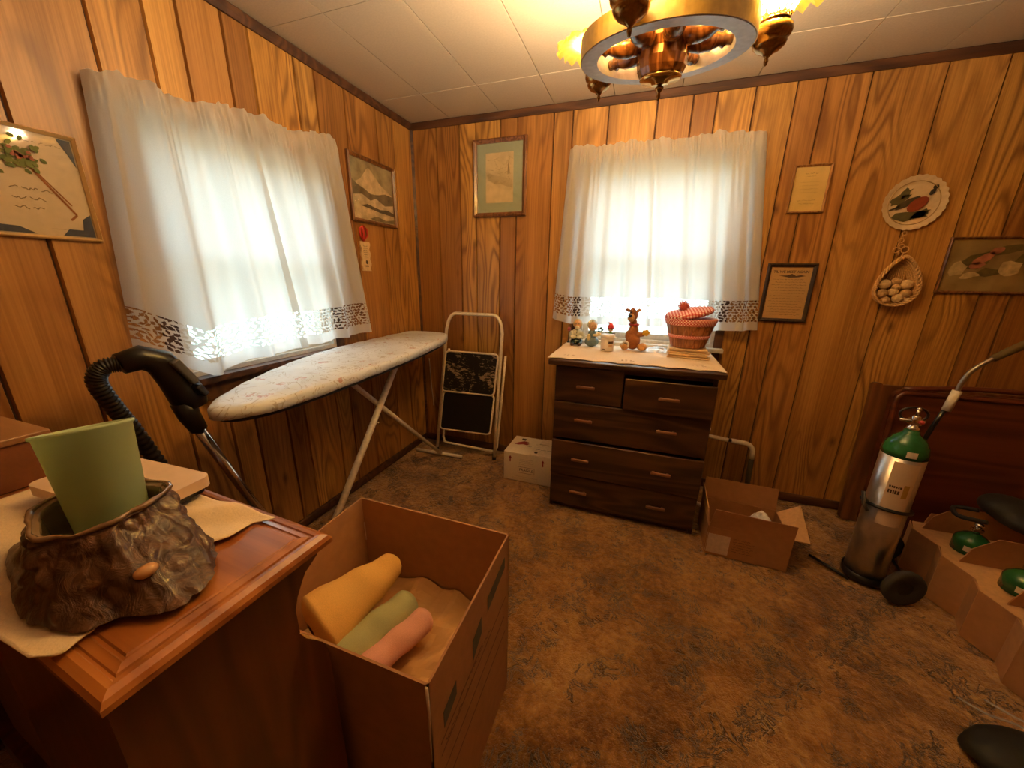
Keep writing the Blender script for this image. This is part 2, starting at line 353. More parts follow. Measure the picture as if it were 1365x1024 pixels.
# floor with uneven shag pile
fl = MB().grid(lambda u, v: (-T+u*(XR+2*T), YN-T+v*(-YN+2*T), -.006+.006*fracn(u*60, v*55)+.004*fracn(u*170, v*160, 3)), 210, 190).build('floor', CARPET)
tag(fl, kind='structure')
ce = tag(MB().box(-T, XR+T, YN-T, T, H+.014, H+.1).build('ceiling', plain('ceiling_board', (.35, .28, .2), .9)), kind='structure')
tile_me = {}
xs = [0.0]+[.3014+.3448*i for i in range(11)]+[XR]; ys = [0, -.3433]+[-.3433-.6896*i for i in range(1, 6)]+[YN]
ys = [y for y in ys if y >= YN]
for i in range(len(xs)-1):
    for j in range(len(ys)-1):
        w_, h_ = xs[i+1]-xs[i], ys[j]-ys[j+1]
        if w_ < .02 or h_ < .02: continue
        key = (round(w_, 3), round(h_, 3)); g = .0009
        if key not in tile_me:
            b = .0012; vs = [(g, g, .014), (w_-g, g, .014), (w_-g, h_-g, .014), (g, h_-g, .014), (g+b, g+b, 0), (w_-g-b, g+b, 0), (w_-g-b, h_-g-b, 0), (g+b, h_-g-b, 0)]
            m_ = MB().add(vs, [(0, 1, 2, 3), (7, 6, 5, 4), (0, 4, 5, 1), (1, 5, 6, 2), (2, 6, 7, 3), (3, 7, 4, 0)]).mesh('ceiling_tile'); m_.materials.append(CEIL); tile_me[key] = m_
        o = bpy.data.objects.new('ceiling_tile', tile_me[key]); COL.objects.link(o); o.parent = ce; o.location = (xs[i], ys[j+1], H+.0006*((i*3+j*5) % 3))
# trims
def prof_trim(name, face, z0, z1, d, a0, a1):
    mb = MB(); P_ = [(0, z0), (d*.5, z0), (d, z0+(z1-z0)*.35), (d, z1-(z1-z0)*.15), (d*.7, z1), (0, z1)]
    if face == 'b': mb.prism([(-a, b) for a, b in P_], a0, a1, 'x')
    elif face == 'l': mb.prism(P_, a0, a1, 'y')
    elif face == 'r': mb.prism([(XR-a, b) for a, b in P_], a0, a1, 'y')
    else: mb.prism([(YN+a, b) for a, b in P_], a0, a1, 'x')
    return tag(mb.build(name, TRIM), kind='structure')
prof_trim('trim_1', 'b', H-.042, H-.001, .018, .0, XR); prof_trim('trim_2', 'l', H-.042, H-.001, .018, YN, -.018)
prof_trim('trim_3', 'r', H-.042, H-.001, .018, YN, -.018); prof_trim('trim_4', 'n', H-.042, H-.001, .018, .018, XR-.018)
tag(MB().prism([(0, 0), (.014, 0), (0, -.014)], .05, H-.04, 'z').build('trim_5', TRIM), kind='structure')
prof_trim('baseboard_back', 'b', 0, .055, .012, .0, XR); prof_trim('baseboard_left', 'l', 0, .055, .012, YN, -.012)
prof_trim('baseboard_right', 'r', 0, .055, .012, YN, -.012); prof_trim('baseboard_near', 'n', 0, .055, .012, .012, XR-.012)

# windows: jambs, two sashes, panes, dark brown stool and apron
def window(name, face, a0, a1, z0, z1, darksill):
    def bx(mb, a, b, n0, n1, c, d):   # n: distance outwards (+) from the wall face
        if face == 'b': mb.box(a, b, n0, n1, c, d)
        else: mb.box(-n1, -n0, a, b, c, d)
        return mb
    J = MB(); t = .02
    for q in ((a0, a0+t, z0, z1), (a1-t, a1, z0, z1), (a0+t, a1-t, z1-t, z1), (a0+t, a1-t, z0, z0+t)): bx(J, q[0], q[1], .0, T, q[2], q[3])
    root = tag(J.build(name, WHITEP), kind='structure')
    zm = (z0+z1)/2
    for k, (c, d, n0) in enumerate(((z0+t, zm+.02, .035), (zm-.02, z1-t, .068))):
        S = MB(); r = .035; A, B = a0+t, a1-t
        for q in ((A, A+r, c, d), (B-r, B, c, d), (A+r, B-r, c, c+r), (A+r, B-r, d-r, d)): bx(S, q[0], q[1], n0, n0+.03, q[2], q[3])
        so = S.build('sash', WHITEP, root); bx(MB(), A+r, B-r, n0+.012, n0+.016, c+r, d-r).build('pane', GLASS, so)
    CS = MB(); w_ = .045
    for q in ((a0-w_, a0, z0-.02, z1+w_), (a1, a1+w_, z0-.02, z1+w_), (a0, a1, z1, z1+w_)): bx(CS, q[0], q[1], -.014, 0, q[2], q[3])
    CS.build('casing', TRIM, root)
    SI = bx(MB(), a0-.05, a1+.05, -.055, .03, z0-.022, z0+.001).build('sill', darksill, root)
    AP = bx(MB(), a0-.04, a1+.04, -.018, 0, z0-.10, z0-.022).build('apron', TRIM, root)
    return root
window('window_1', 'l', *WL, TRIM); window('window_2', 'b', *WB, WHITEP)
lawn = tag(MB().box(-14, 14, -14, 16, -.9, -.6).build('lawn_outside', plain('grass', (.42, .46, .36), .9)), kind='structure')

# ------------------------------------------------------------------ curtains
HOLES = {}
_rl = random.Random(11)
for i in range(190):
    for j in range(10):
        for k in range(1):
            px = .0165*(i+.5*(j % 2))+_rl.uniform(-.003, .003); py = .009+.0158*j+_rl.uniform(-.0025, .0025)
            HOLES[(i, j)] = (px, py, _rl.uniform(0, PI), _rl.uniform(.0075, .0125), _rl.uniform(.0042, .0072))
def lace_keep(a, b):   # a metres along, b metres up
    if b < .003 or b > .122: return True
    j0 = int((b-.001)/.0158)
    for j in (j0-1, j0, j0+1):
        i0 = int(a/.0165)
        for i in (i0-1, i0, i0+1):
            h = HOLES.get((i, j))
            if not h: continue
            dx, dy = a-h[0], b-h[1]; p = dx*math.cos(h[2])+dy*math.sin(h[2]); q = -dx*math.sin(h[2])+dy*math.cos(h[2])
            if abs(p) < h[3] and abs(q) < h[4]*(1-abs(p)/h[3])+.0004: return False
    return True
def curtain(label, face, top, bot, ztop, zpoc, zbot, ends, seed, nf=5, lift=None, amp=.018, lo=0):
    """top/bot: (a0,a1) along wall; ends: which end returns to the wall; lift: extra z of the hem as a function of s"""
    th = thing('curtain', label, 'curtain', (0, 0, 0))
    LH = .125; HEM = .045
    lift = lift or (lambda s: 0)
    def shape(s, z01):   # z01: 0 hem .. 1 header top
        zb = zbot+lift(s); zt = ztop(s)
        z = zb+(zt-zb)*z01 if z01 <= 1 else zt
        a = (bot[0]+(bot[1]-bot[0])*s)*(1-z01)+(top[0]+(top[1]-top[0])*s)*z01
        fold = math.sin(2*PI*nf*s+seed+.6*math.sin(3*s+seed)+.5*fracn(s*3, z01*1.2, seed))+.45*math.sin(2*PI*nf*1.9*s+2*seed)
        n = .062+amp*fold*(.45+.55*(1-z01))
        a += .010*math.cos(2*PI*nf*s+seed)*(1-z01)
        near_top = max(0, 1-abs(z-zpoc(s))/.05)
        n += .0060*near_top*math.sin(s*150+3*math.sin(s*31))+.0055*math.sin(s*88+2.5*math.sin(s*17))*max(0, z01-.55)**1.2*2
        n = max(n, .056)*near_top+n*(1-near_top)
        if z > zpoc(s)+.02:
            q = (z-zpoc(s)-.02)/.06; n += .006*math.sin(s*60+seed)*q; z += .007*math.sin(s*38+seed*2)*q+.004*math.sin(s*91)*q
        if ends & 1: n = .012+(n-.012)*min(1, max(0, s)/.06)**.6
        if ends & 2: n = .012+(n-.012)*min(1, max(0, 1-s)/.06)**.6
        return (a, -n, z) if face == 'b' else (n, a, z)
    hgt = ztop(.5)-zbot; wid = abs(top[1]-top[0])*1.02
    e1, e2 = HEM/hgt, (HEM+LH)/hgt
    NU = 280
    body = MB(); body.grid(lambda u, v: shape(u, e2+(1-e2)*v), NU, 90); body.grid(lambda u, v: shape(u, e1*v), NU, 6)
    po = body.build('panel_cloth', CURT, th)
    nu, nv = int(wid/.0020), int(LH/.0020)
    lm = MB().grid(lambda u, v: shape(u, e1+(e2-e1)*v), nu, nv, keep=lambda u, v: lace_keep(lo+u*wid, v*LH))
    lo_ = lm.build('lace_band', CURT, po)
    return th
kL = lambda y: 1.87+.10*((y+1.68)/.91)
curtain('white curtain panel over the left window, nearer the wooden desk', 'l', (-1.69, -1.235), (-1.745, -1.12), lambda s: kL(-1.69+.455*s)+.012*math.sin(s*9), lambda s: kL(-1.69+.455*s)-.05, .965, 1, 1.3, 3, lambda s: .10*max(0, 1-s/.28)-.028*math.exp(-((s-.33)/.16)**2)+.01*s, .022)
curtain('white curtain panel over the left window, nearer the room corner', 'l', (-1.245, -.74), (-1.135, -.60), lambda s: kL(-1.245+.5*s)+.012*math.sin(s*9+1), lambda s: kL(-1.245+.5*s)-.05, .978, 2, 4.0, 3, lambda s: .018*s, .018, 1.1)
curtain('white curtain panel on the left half of the back window', 'b', (1.10, 1.575), (1.045, 1.665), lambda s: 2.05+.006*math.sin(s*11), lambda s: 1.995, 1.035, 1, 2.1, 4, lambda s: .03*max(0, 1-s/.15)+.012*s, .014, .4)
curtain('white curtain panel on the right half of the back window', 'b', (1.565, 2.11), (1.655, 2.235), lambda s: 2.05+.008*math.sin(s*10+2), lambda s: 1.995, 1.045, 2, 5.2, 4, lambda s: .006*math.sin(s*8), .016, 1.3)
r1 = thing('curtain_rod', 'white rod threaded through the curtains of the left window', 'rod', (0, 0, 0))
MB().tube([(.0, -1.675, 1.822), (.038, -1.675, 1.822), (.044, -1.665, 1.822), (.044, -.765, 1.918), (.038, -.755, 1.919), (.0, -.755, 1.919)], .005, 8).build('rod_bar', WHITEP, r1)
for y, z in ((-1.675, 1.822), (-.755, 1.919)): MB().box(0, .006, y-.012, y+.012, z-.02, z+.02).build('bracket', WHITEP, r1)
r1 = thing('curtain_rod', 'white rod threaded through the curtains of the back window', 'rod', (0, 0, 0))
MB().tube([(1.115, 0, 1.992), (1.115, -.038, 1.992), (1.125, -.044, 1.992), (2.085, -.044, 1.992), (2.095, -.038, 1.992), (2.095, 0, 1.992)], .005, 8).build('rod_bar', WHITEP, r1)
for x in (1.115, 2.095): MB().box(x-.012, x+.012, -.006, 0, 1.972, 2.012).build('bracket', WHITEP, r1)

# ------------------------------------------------------------------ chandelier
ch = thing('chandelier', 'wagon wheel chandelier with amber glass oil-lamp shades hanging from the ceiling', 'light fixture', (1.583, -1.197, 1.90), rot=(math.atan(.14), 0, 0))
RIMG = plain('rim_wood_paint', (.66, .64, .64), .35)  # pale grey puts window light on the underside into the rim colour
RIMB = plain('rim_band_gold', (.52, .36, .14), .38, .3)
def ring(r0, r1, z0, z1, n=72):
    prof = [(r0, z0), (r1, z0), (r1, z1), (r0, z1)]; mb = MB(); vs = [(r*math.cos(2*PI*k/n), r*math.sin(2*PI*k/n), z) for r, z in prof for k in range(n)]
    return mb.add(vs, [(i*n+k, i*n+(k+1) % n, ((i+1) % 4)*n+(k+1) % n, ((i+1) % 4)*n+k) for i in range(4) for k in range(n)])
ro = ring(.173, .216, 0, .05).build('rim', RIMG, ch)
ring(.2162, .219, .0015, .0485).build('tyre_band', RIMB, ro)
hp = [(0, -.048), (.040, -.048), (.056, -.042), (.063, -.028), (.066, -.008), (.063, .010), (.070, .03), (.070, .06), (.052, .085), (.030, .10), (0, .10)]
MB().lathe(hp, 12, smooth=False).build('hub', HUBW, ch)
MB().lathe([(0, -.062), (.022, -.062), (.026, -.056), (.050, -.054), (.055, -.047), (.050, -.042), (0, -.042)], 32).build('hub_cap', BRASSB, ch)
MB().lathe([(0, -.098), (.003, -.096), (.006, -.088), (.004, -.080), (.010, -.074), (.012, -.068), (.005, -.062), (0, -.060)], 16).build('finial', BRASS, ch)
for k in range(8):
    M = Matrix.Rotation(2*PI*(k+.3)/8, 4, 'Z') @ Matrix.Translation((.048, 0, .026)) @ Matrix.Rotation(PI/2, 4, 'Y')
    MB().lathe([(0, -.012), (.014, -.010), (.014, .006), (.022, .022), (.026, .045), (.023, .072), (.014, .096), (.019, .104), (.013, .112), (.013, .126), (0, .128)], 12, M).build('spoke', HUBW, ch)
MB().tube([(0, 0, .09), (0, 0, .20), (0, 0, .35)], .007, 8).build('stem', BRASS, ch)
MB().lathe([(0, .345), (.02, .345), (.055, .37), (.06, .385), (0, .386)], 28).build('canopy', BRASS, ch)
for k in range(3):
    a = math.radians(15+120*k); cm = MB(); p0 = Vector((.194*math.cos(a), .194*math.sin(a), .05)); p1 = Vector((0, 0, .33)); nL = 18
    for i in range(nL):
        c = p0.lerp(p1, (i+.5)/nL); d = (p1-p0).normalized(); sd = d.cross(Vector((0, 0, 1))).normalized(); up = sd if i % 2 else d.cross(sd)
        cm.tube([c+d*.012*math.cos(t)+up*.006*math.sin(t) for t in [2*PI*j/10 for j in range(10)]], .0014, 5, closed=True)
    cm.build('chain', BRASS, ch)
AMBER = NT('amber_glass')
d_ = AMBER.n('ShaderNodeBsdfTranslucent'); d_.inputs[0].default_value = (1.0, .72, .12, 1); tp_ = AMBER.n('ShaderNodeBsdfTransparent'); tp_.inputs[0].default_value = (1, .78, .30, 1)
gl_ = AMBER.n('ShaderNodeBsdfGlossy'); gl_.inputs['Roughness'].default_value = .12; m1 = AMBER.n('ShaderNodeMixShader'); m1.inputs[0].default_value = .35
m2_ = AMBER.n('ShaderNodeMixShader'); m2_.inputs[0].default_value = .08
AMBER.l(d_.outputs[0], m1.inputs[1]); AMBER.l(tp_.outputs[0], m1.inputs[2]); AMBER.l(m1.outputs[0], m2_.inputs[1]); AMBER.l(gl_.outputs[0], m2_.inputs[2]); AMBER.l(m2_.outputs[0], AMBER.out.inputs[0]); AMBER = AMBER.m
BULBM = emis('lit_bulb', (1.0, .73, .42), BULB)
for k, deg in enumerate((-105, 15, 135)):
    a = math.radians(deg); lx, ly = .272*math.cos(a), .272*math.sin(a); M = Matrix.Translation((lx, ly, 0))
    font = MB().lathe([(0, -.036), (.004, -.033), (.006, -.024), (.004, -.018), (.011, -.013), (.014, -.009), (.026, -.005), (.036, .004), (.040, .013), (.038, .018), (.045, .024), (.048, .034), (.046, .044), (.039, .050), (.034, .053), (.034, .058), (0, .058)], 28, M).build('lamp_font', BRASS, ch)
    fm = MB()
    for j in range(18):
        t0 = 2*PI*j/18
        for sg in (-1, 1): fm.tube([(lx+rr*math.cos(t0+sg*q*.35), ly+rr*math.sin(t0+sg*q*.35), .056+q*.034) for q, rr in ((0, .034), (.5, .038), (1, .043))], .0015, 5)
    for zz, rr in ((.058, .0345), (.091, .0435)): fm.tube([(lx+rr*math.cos(2*PI*j/28), ly+rr*math.sin(2*PI*j/28), zz) for j in range(28)], .0018, 5, closed=True)
    fm.build('gallery', BRASSB, font)
    def shade(u, v, lx=lx, ly=ly):
        t = 2*PI*u; r = .040+.100*v**1.4+.006*max(0, v-.55)*2*math.cos(12*t); z = .066+.075*math.sin(v*PI*.5)-.035*v**3+.008*v**4*math.cos(24*t)
        return (lx+r*math.cos(t), ly+r*math.sin(t), z)
    MB().grid(shade, 96, 14, closeu=True).build('glass_shade', AMBER, ch)
    bo = MB().ell((lx, ly, .122), (.026, .026, .042), 18, 12).build('bulb', BULBM, ch)
    MB().tube([(.216*math.cos(a), .216*math.sin(a), .025), (.236*math.cos(a), .236*math.sin(a), .008), (.25*math.cos(a), .25*math.sin(a), .018), (.262*math.cos(a), .262*math.sin(a), .03)], .005, 8).build('arm', BRASS, ch)
    sc_ = MB(); pts = []
    for j in range(22): q = j/21; th_ = q*3.6*PI; rr = .016*(1-q*.75); pts.append((.15*math.cos(a)+rr*math.cos(th_)*math.cos(a), .15*math.sin(a)+rr*math.cos(th_)*math.sin(a), .062+rr*math.sin(th_)))
    sc_.tube(pts, .0022, 6).build('scroll', BRASS, ch)

# ------------------------------------------------------------------ wall hangings
def frame(root, pl, w_, h_, fw, dep, mat, outer=0.0):
    """moulded frame: four mitred rails"""
    mb = MB(); o_ = [(0, 0), (w_, 0), (w_, h_), (0, h_)]; m_ = [(fw*.35, fw*.35), (w_-fw*.35, fw*.35), (w_-fw*.35, h_-fw*.35), (fw*.35, h_-fw*.35)]; i_ = [(fw, fw), (w_-fw, fw), (w_-fw, h_-fw), (fw, h_-fw)]
    rings = [[pl.p(a, b, 0) for a, b in o_], [pl.p(a, b, dep*.7) for a, b in o_], [pl.p(a, b, dep) for a, b in m_], [pl.p(a, b, dep*.55) for a, b in i_], [pl.p(a, b, 0) for a, b in i_]]
    vs = [q for r in rings for q in r]; fs = []
    for i in range(5):
        for k in range(4): fs.append((i*4+k, i*4+(k+1) % 4, ((i+1) % 5)*4+(k+1) % 4, ((i+1) % 5)*4+k))
    return mb.add(vs, fs).build('frame', mat, root, world=True)
PGLASS = NT('picture_glass'); t1 = PGLASS.n('ShaderNodeBsdfTransparent'); t2 = PGLASS.n('ShaderNodeBsdfGlossy'); t2.inputs['Roughness'].default_value = .04; t3 = PGLASS.n('ShaderNodeMixShader')
t3.inputs[0].default_value = .05; PGLASS.l(t1.outputs[0], t3.inputs[1]); PGLASS.l(t2.outputs[0], t3.inputs[2]); PGLASS.l(t3.outputs[0], PGLASS.out.inputs[0]); PGLASS = PGLASS.m
def picture(name, label, pl, w_, h_, fw, dep, fmat, paper, cat='picture', glass=True):
    O = pl.O; root = thing(name, label, cat, tuple(O)); frame(root, pl, w_, h_, fw, dep, fmat)
    s = MB(); pl.rect(s, fw*.6, w_-fw*.6, fw*.6, h_-fw*.6, .002, .002); sh = s.build('sheet', paper, root, world=True)
    if glass: g = MB(); pl.rect(g, fw*.8, w_-fw*.8, fw*.8, h_-fw*.8, dep*.45, .0008); g.build('glass', PGLASS, root, world=True)
    return root, sh
PAPER = plain('cream_paper', (.70, .56, .38), .7, vary=.04); PAPERY = plain('yellow_paper', (.72, .50, .18), .7, vary=.08, bscale=15)
# 1 scroll print in gold frame, left wall
pl = left(-2.17, 1.405); rt, sh = picture('picture_frame', 'gold framed verse print with flower sprig and blue corners, on the left wall', pl, .43, .28, .009, .016, GOLD, PAPER)
m = MB(); 
for k in range(60): pl.disc(m, .31+random.gauss(0, .022), .205+random.gauss(0, .018), .008, .005, .0045+.0001*k, .0003, 6, random.random()*3)
m.build('leaves_print', plain('leaf_green', (.16, .19, .05), .8), rt, world=True)
m = MB()
for k in range(14): pl.disc(m, .312+random.gauss(0, .010), .205+random.gauss(0, .009), .005, .004, .0115, .0003, 6)
m.build('blossoms_print', plain('dusty_rose', (.38, .13, .08), .8), rt, world=True)
m = MB(); pl.stroke(m, [(.325, .18), (.36, .12), (.39, .07), (.375, .055)], .005, .0045); pl.stroke(m, [(.335, .17), (.385, .095)], .003, .0045); m.build('stem_print', plain('rust_stem', (.36, .13, .04), .8), rt, world=True)
for P__ in ([(.43-.012, .012), (.35, .012), (.365, .03), (.395, .03), (.40, .06), (.418, .075)], [(.215, .012), (.30, .012), (.27, .028), (.235, .03), (.22, .07), (.205, .07)], [(.418, .268), (.39, .268), (.405, .235), (.418, .20)], [(.012, .012), (.09, .012), (.012, .08)]):
    m = MB(); pl.poly(m, P__, .0045); m.build('corner_print', plain('slate_blue_print', (.07, .09, .13), .8), rt, world=True)
m = MB()
for r in range(3): pl.script(m, .275, .355-.01*r, .125-.024*r, .011, .0045)
pl.script(m, .12, .26, .165, .014, .0045); pl.script(m, .10, .24, .21, .012, .0045); pl.script(m, .325, .395, .245, .007, .0045); pl.script(m, .33, .39, .028, .003, .0045)
m.build('script', plain('faded_ink', (.32, .24, .14), .8), rt, world=True)
# 2 mountain painting, left wall
pl = left(-.648, 1.615); SKY = plain('olive_sky_paint', (.34, .27, .14), .7, vary=.35, bscale=14)
rt, sh = picture('picture_frame', 'wood framed landscape painting of a snow peak above misty hills, by the room corner', pl, .41, .355, .02, .022, FRAMEW, SKY)
m = MB(); pl.poly(m, [(.03, .20), (.10, .235), (.155, .295), (.175, .305), (.20, .29), (.27, .235), (.375, .19), (.375, .17), (.03, .17)], .0045); m.build('peak_print', plain('pale_peak_paint', (.60, .44, .24), .7, vary=.2, bscale=25), rt, world=True)
for (c, pts, nm) in (((.17, .125, .065), [(.02, .17), (.02, .225), (.07, .20), (.13, .185), (.18, .165), (.25, .175), (.31, .19), (.385, .185), (.385, .12), (.02, .12)], 'far_hills_print'), ((.55, .42, .25), [(.02, .02), (.02, .14), (.10, .155), (.17, .13), (.22, .15), (.30, .12), (.385, .135), (.385, .02)], 'mist_print'), ((.10, .075, .04), [(.08, .092), (.14, .108), (.19, .10), (.25, .092), (.33, .10), (.385, .085), (.385, .068), (.25, .075), (.16, .085)], 'near_hills_print'), ((.22, .17, .09), [(.15, .03), (.22, .05), (.30, .036), (.385, .05), (.385, .025), (.2, .022)], 'shore_print')):
    m = MB(); pl.poly(m, pts, {'far_hills_print': .0055, 'mist_print': .0065, 'near_hills_print': .0075, 'shore_print': .0075}[nm]); m.build(nm, plain(nm+'_paint', c, .7, vary=.3, bscale=22), rt, world=True)
# small plaque hanging below it
pq = thing('plaque', 'small cream scroll-edged verse plaque hanging on red ribbon below the mountain painting', 'plaque', (.0, -.565, 1.35)); pl = left(-.60, 1.345)
pts = []
for i in range(25): v = i/24; pts.append((.0+.005*math.sin(v*PI*6)+(.008 if .1 < v < .9 else .014)*0, v*.165))
R_ = [(.075-.005*math.sin(v*PI*6), v*.165) for v in [i/24 for i in range(25)]]
m = MB(); pl.poly(m, pts+R_[::-1], .001, .008); bd = m.build('board', plain('plaque_cream', (.68, .48, .26), .6), pq, world=True)
m = MB()
for r in range(6): pl.script(m, .018, .058, .14-.012*r, .006, .0095)
pl.disc(m, .038, .05, .008, .012, .0095); pl.rect(m, .024, .052, .024, .031, .0095); m.build('script', INK, pq, world=True)
m = MB()
for sx in (-1, 1): m.tube([pl.p(.03+sx*.0, .17, .006), pl.p(.03+sx*.03, .20, .012), pl.p(.03+sx*.028, .235, .012), pl.p(.03+sx*.008, .25, .01), pl.p(.03, .215, .012), pl.p(.03+sx*.004, .17, .008)], .006, 6)
m.build('ribbon', plain('red_ribbon', (.55, .03, .02), .5), pq, world=True)
# 3 green matted sketch on back wall
pl = back(.466, 1.703); rt, sh = picture('picture_frame', 'wood framed sepia sketch in a grey-green mat, on the back wall near the corner', pl, .365, .455, .026, .024, FRAMEW, plain('green_mat', (.36, .40, .28), .7, vary=.04))
m = MB(); pl.rect(m, .085, .275, .085, .375, .0045); m.build('sketch_sheet', plain('sepia_paper', (.62, .48, .27), .7, vary=.12, bscale=18), rt, world=True)
m = MB()
for k in range(34):
    u = random.uniform(.1, .26); v = random.uniform(.2, .36); pl.stroke(m, [(u, v), (u+random.uniform(-.02, .02), v+random.uniform(-.012, .012)), (u+random.uniform(-.03, .03), v+random.uniform(-.02, .02))], .0011, .0055)
for k in range(12): v = .20+.004*k; pl.stroke(m, [(.10, v+.02), (.15, v), (.20, v-.01), (.27, v-.03)], .0010, .0055)
for k in range(9): pl.stroke(m, [(.235+.002*k, .25), (.245, .36-.006*k)], .0012, .0055)
m.build('sketch_lines', plain('sepia_line', (.32, .23, .11), .8), rt, world=True)
# 4 small certificate
pl = back(2.262, 1.662); rt, sh = picture('picture_frame', 'small pale wood framed yellowed certificate, right of the back window', pl, .163, .225, .010, .016, FRAMEP, PAPERY)
m = MB(); 
for (v, a, b, hh) in ((.185, .055, .108, .010), (.172, .062, .10, .006), (.06, .04, .125, .009), (.045, .05, .115, .007)): pl.script(m, a, b, v, hh, .0045)
for k in range(4): pl.script(m, .04, .12, .145-.016*k, .004, .0045)
m.build('script', plain('faded_gold_ink', (.42, .26, .08), .8), rt, world=True)
# 5 verse
pl = back(2.232, 1.103); rt, sh = picture('picture_frame', 'dark framed verse print with a black heading, right of the curtain edge', pl, .228, .312, .019, .018, FRAMED, plain('tan_parchment', (.55, .33, .13), .7, vary=.06, bscale=12))
pl.text('TIL WE MEET AGAIN', .114, .268, .0178, INK, rt, n0=.0045, bold=.0005, L=Vector(pl.O))
m = MB(); pl.poly(m, [(.06, .248), (.10, .25), (.12, .258), (.14, .247), (.16, .252), (.185, .247), (.15, .24), (.11, .238)], .0045)
for k in range(14): pl.script(m, .035 if k % 2 == 0 else .05, .195 if k % 3 else .18, .228-.0145*k, .0062, .0045)
m.build('script', INK, rt, world=True)
# plate with pheasant
pt = thing('plate', 'oval-rimmed cream collector plate with a pheasant, on the back wall above the rope basket', 'plate', (2.779, 0, 1.69)); pl = back(2.779, 1.69)
Mx = Matrix.Translation((0, 0, 0)) @ Matrix.Rotation(PI/2, 4, 'X')
def plate_pt(u, v):
    t = 2*PI*u; e = 1+.018*math.cos(26*t)*(v > .75)
    r = .121*v*e; n = .006+.010*max(0, (v-.68)/.32)**1.2+(.0015*math.cos(26*t) if v > .8 else 0)
    return (r*math.cos(t), -n, r*math.sin(t))
MB().grid(plate_pt, 104, 22, closeu=True).build('plate_body', plain('plate_cream', (.72, .55, .36), .25, vary=.06), pt)
m = MB().tube([(.096*math.cos(2*PI*k/48), -.0095, .096*math.sin(2*PI*k/48)) for k in range(48)], .0022, 6, closed=True); m.build('plate_ring', plain('plate_tan_line', (.42, .27, .12), .4), pt)
def pp(col, shapes, nm, n0):
    m = MB(); q = Plane((0, 0, 0), (1, 0, 0), (0, 0, 1), (0, -1, 0))
    for s in shapes: q.disc(m, *[1.28*g for g in s[:4]], n0, .0006, 14, s[4] if len(s) > 4 else 0, s[5] if len(s) > 5 else 0)
    m.build(nm, plain(nm+'_ink', col, .5), pt)
pp((.10, .085, .035), [(-.002, -.045, .055, .016, .1, .25), (.03, -.038, .03, .012, .5, .3), (-.045, .012, .03, .018, .5, .35), (-.03, .035, .018, .012, 1, .4)], 'foliage_print', .0085)
pp((.08, .06, .03), [(-.02, .0, .04, .012, .55, .1), (-.055, -.018, .02, .003, .4)], 'wing_print', .0095)
pp((.26, .05, .02), [(.012, -.005, .034, .020, .7)], 'breast_print', .0105)
pp((.05, .04, .03), [(.045, .036, .013, .007, 1.1), (.052, .052, .010, .007, .2)], 'head_print', .0105)
# rope basket of dried pods hanging under the plate
rbk = thing('wall_basket', 'woven straw wall basket filled with dried pods, hanging below the pheasant plate', 'basket', (2.79, 0, 1.21)); STRAW = plain('straw', (.62, .36, .14), .8, bump=.6, bscale=200, vary=.25)
def tear(t):   # outline, t 0..1
    a = 2*PI*t; x = .088*math.sin(a); z = .115-.115*math.cos(a); x *= (1-.55*(z/.23)**1.5)*1.15; z = z if z > 0 else 0
    return Vector((x, 0, z))
m = MB()
for s_ in range(3):
    m.tube([tear(k/90)+Vector((.006*math.cos(k*.9+s_*2.1), -.052+.006*math.sin(k*.9+s_*2.1), .006*math.sin(k*.9+s_*2.1)+.005)) for k in range(90)], .0042, 6, closed=True)
m.build('braided_rim', STRAW, rbk)
m = MB()
for lay in range(6):
    m.tube([tear(k/60)*(.98-.03*(5-lay))+Vector((0, -.004-.009*lay, .006)) for k in range(60)], .0045, 6, closed=True)
for k in range(9): m.tube([(-.05+.0125*k, -.006, .03+.002*k), (-.02+.006*k, -.010, .20-.003*abs(k-4))], .003, 5)
m.build('woven_back', STRAW, rbk)
POD = plain('dried_pod', (.50, .30, .13), .85, bump=.8, bscale=90, vary=.3); POD2 = plain('pale_pod', (.66, .44, .22), .8, bump=.5, bscale=90, vary=.2)
for k, (x, z, r, y) in enumerate([(-.045, .105, .026, -.035), (.0, .118, .022, -.03), (.042, .105, .027, -.035), (-.048, .06, .024, -.042), (-.005, .068, .022, -.04), (.045, .062, .024, -.042), (.018, .038, .024, -.045), (-.03, .026, .022, -.042), (.052, .028, .019, -.04), (.0, .09, .018, -.042)]):
    MB().ell((x, y, z), (r, r*.8, r*.9), 14, 9).build('pod', POD if k % 2 else POD2, rbk)
m = MB()
for k, (x, z, r, fl_) in enumerate([(-.015, .345, .009, 0), (-.018, .328, .008, 1), (-.020, .312, .010, 0), (-.026, .292, .009, 1), (-.012, .285, .010, 0), (-.030, .268, .012, 0), (.004, .270, .015, 0), (-.016, .256, .010, 1)]):
    m.tube([(x+(r*math.cos(t) if not fl_ else r*.4*math.cos(t)), -.016+(0 if not fl_ else r*.5*math.cos(t)), z+r*math.sin(t)) for t in [2*PI*j/16 for j in range(16)]], .0024, 6, closed=True)
m.tube([(-.004, -.02, .24), (.004, -.016, .257)], .003, 6)
m.build('straw_chain', STRAW, rbk)
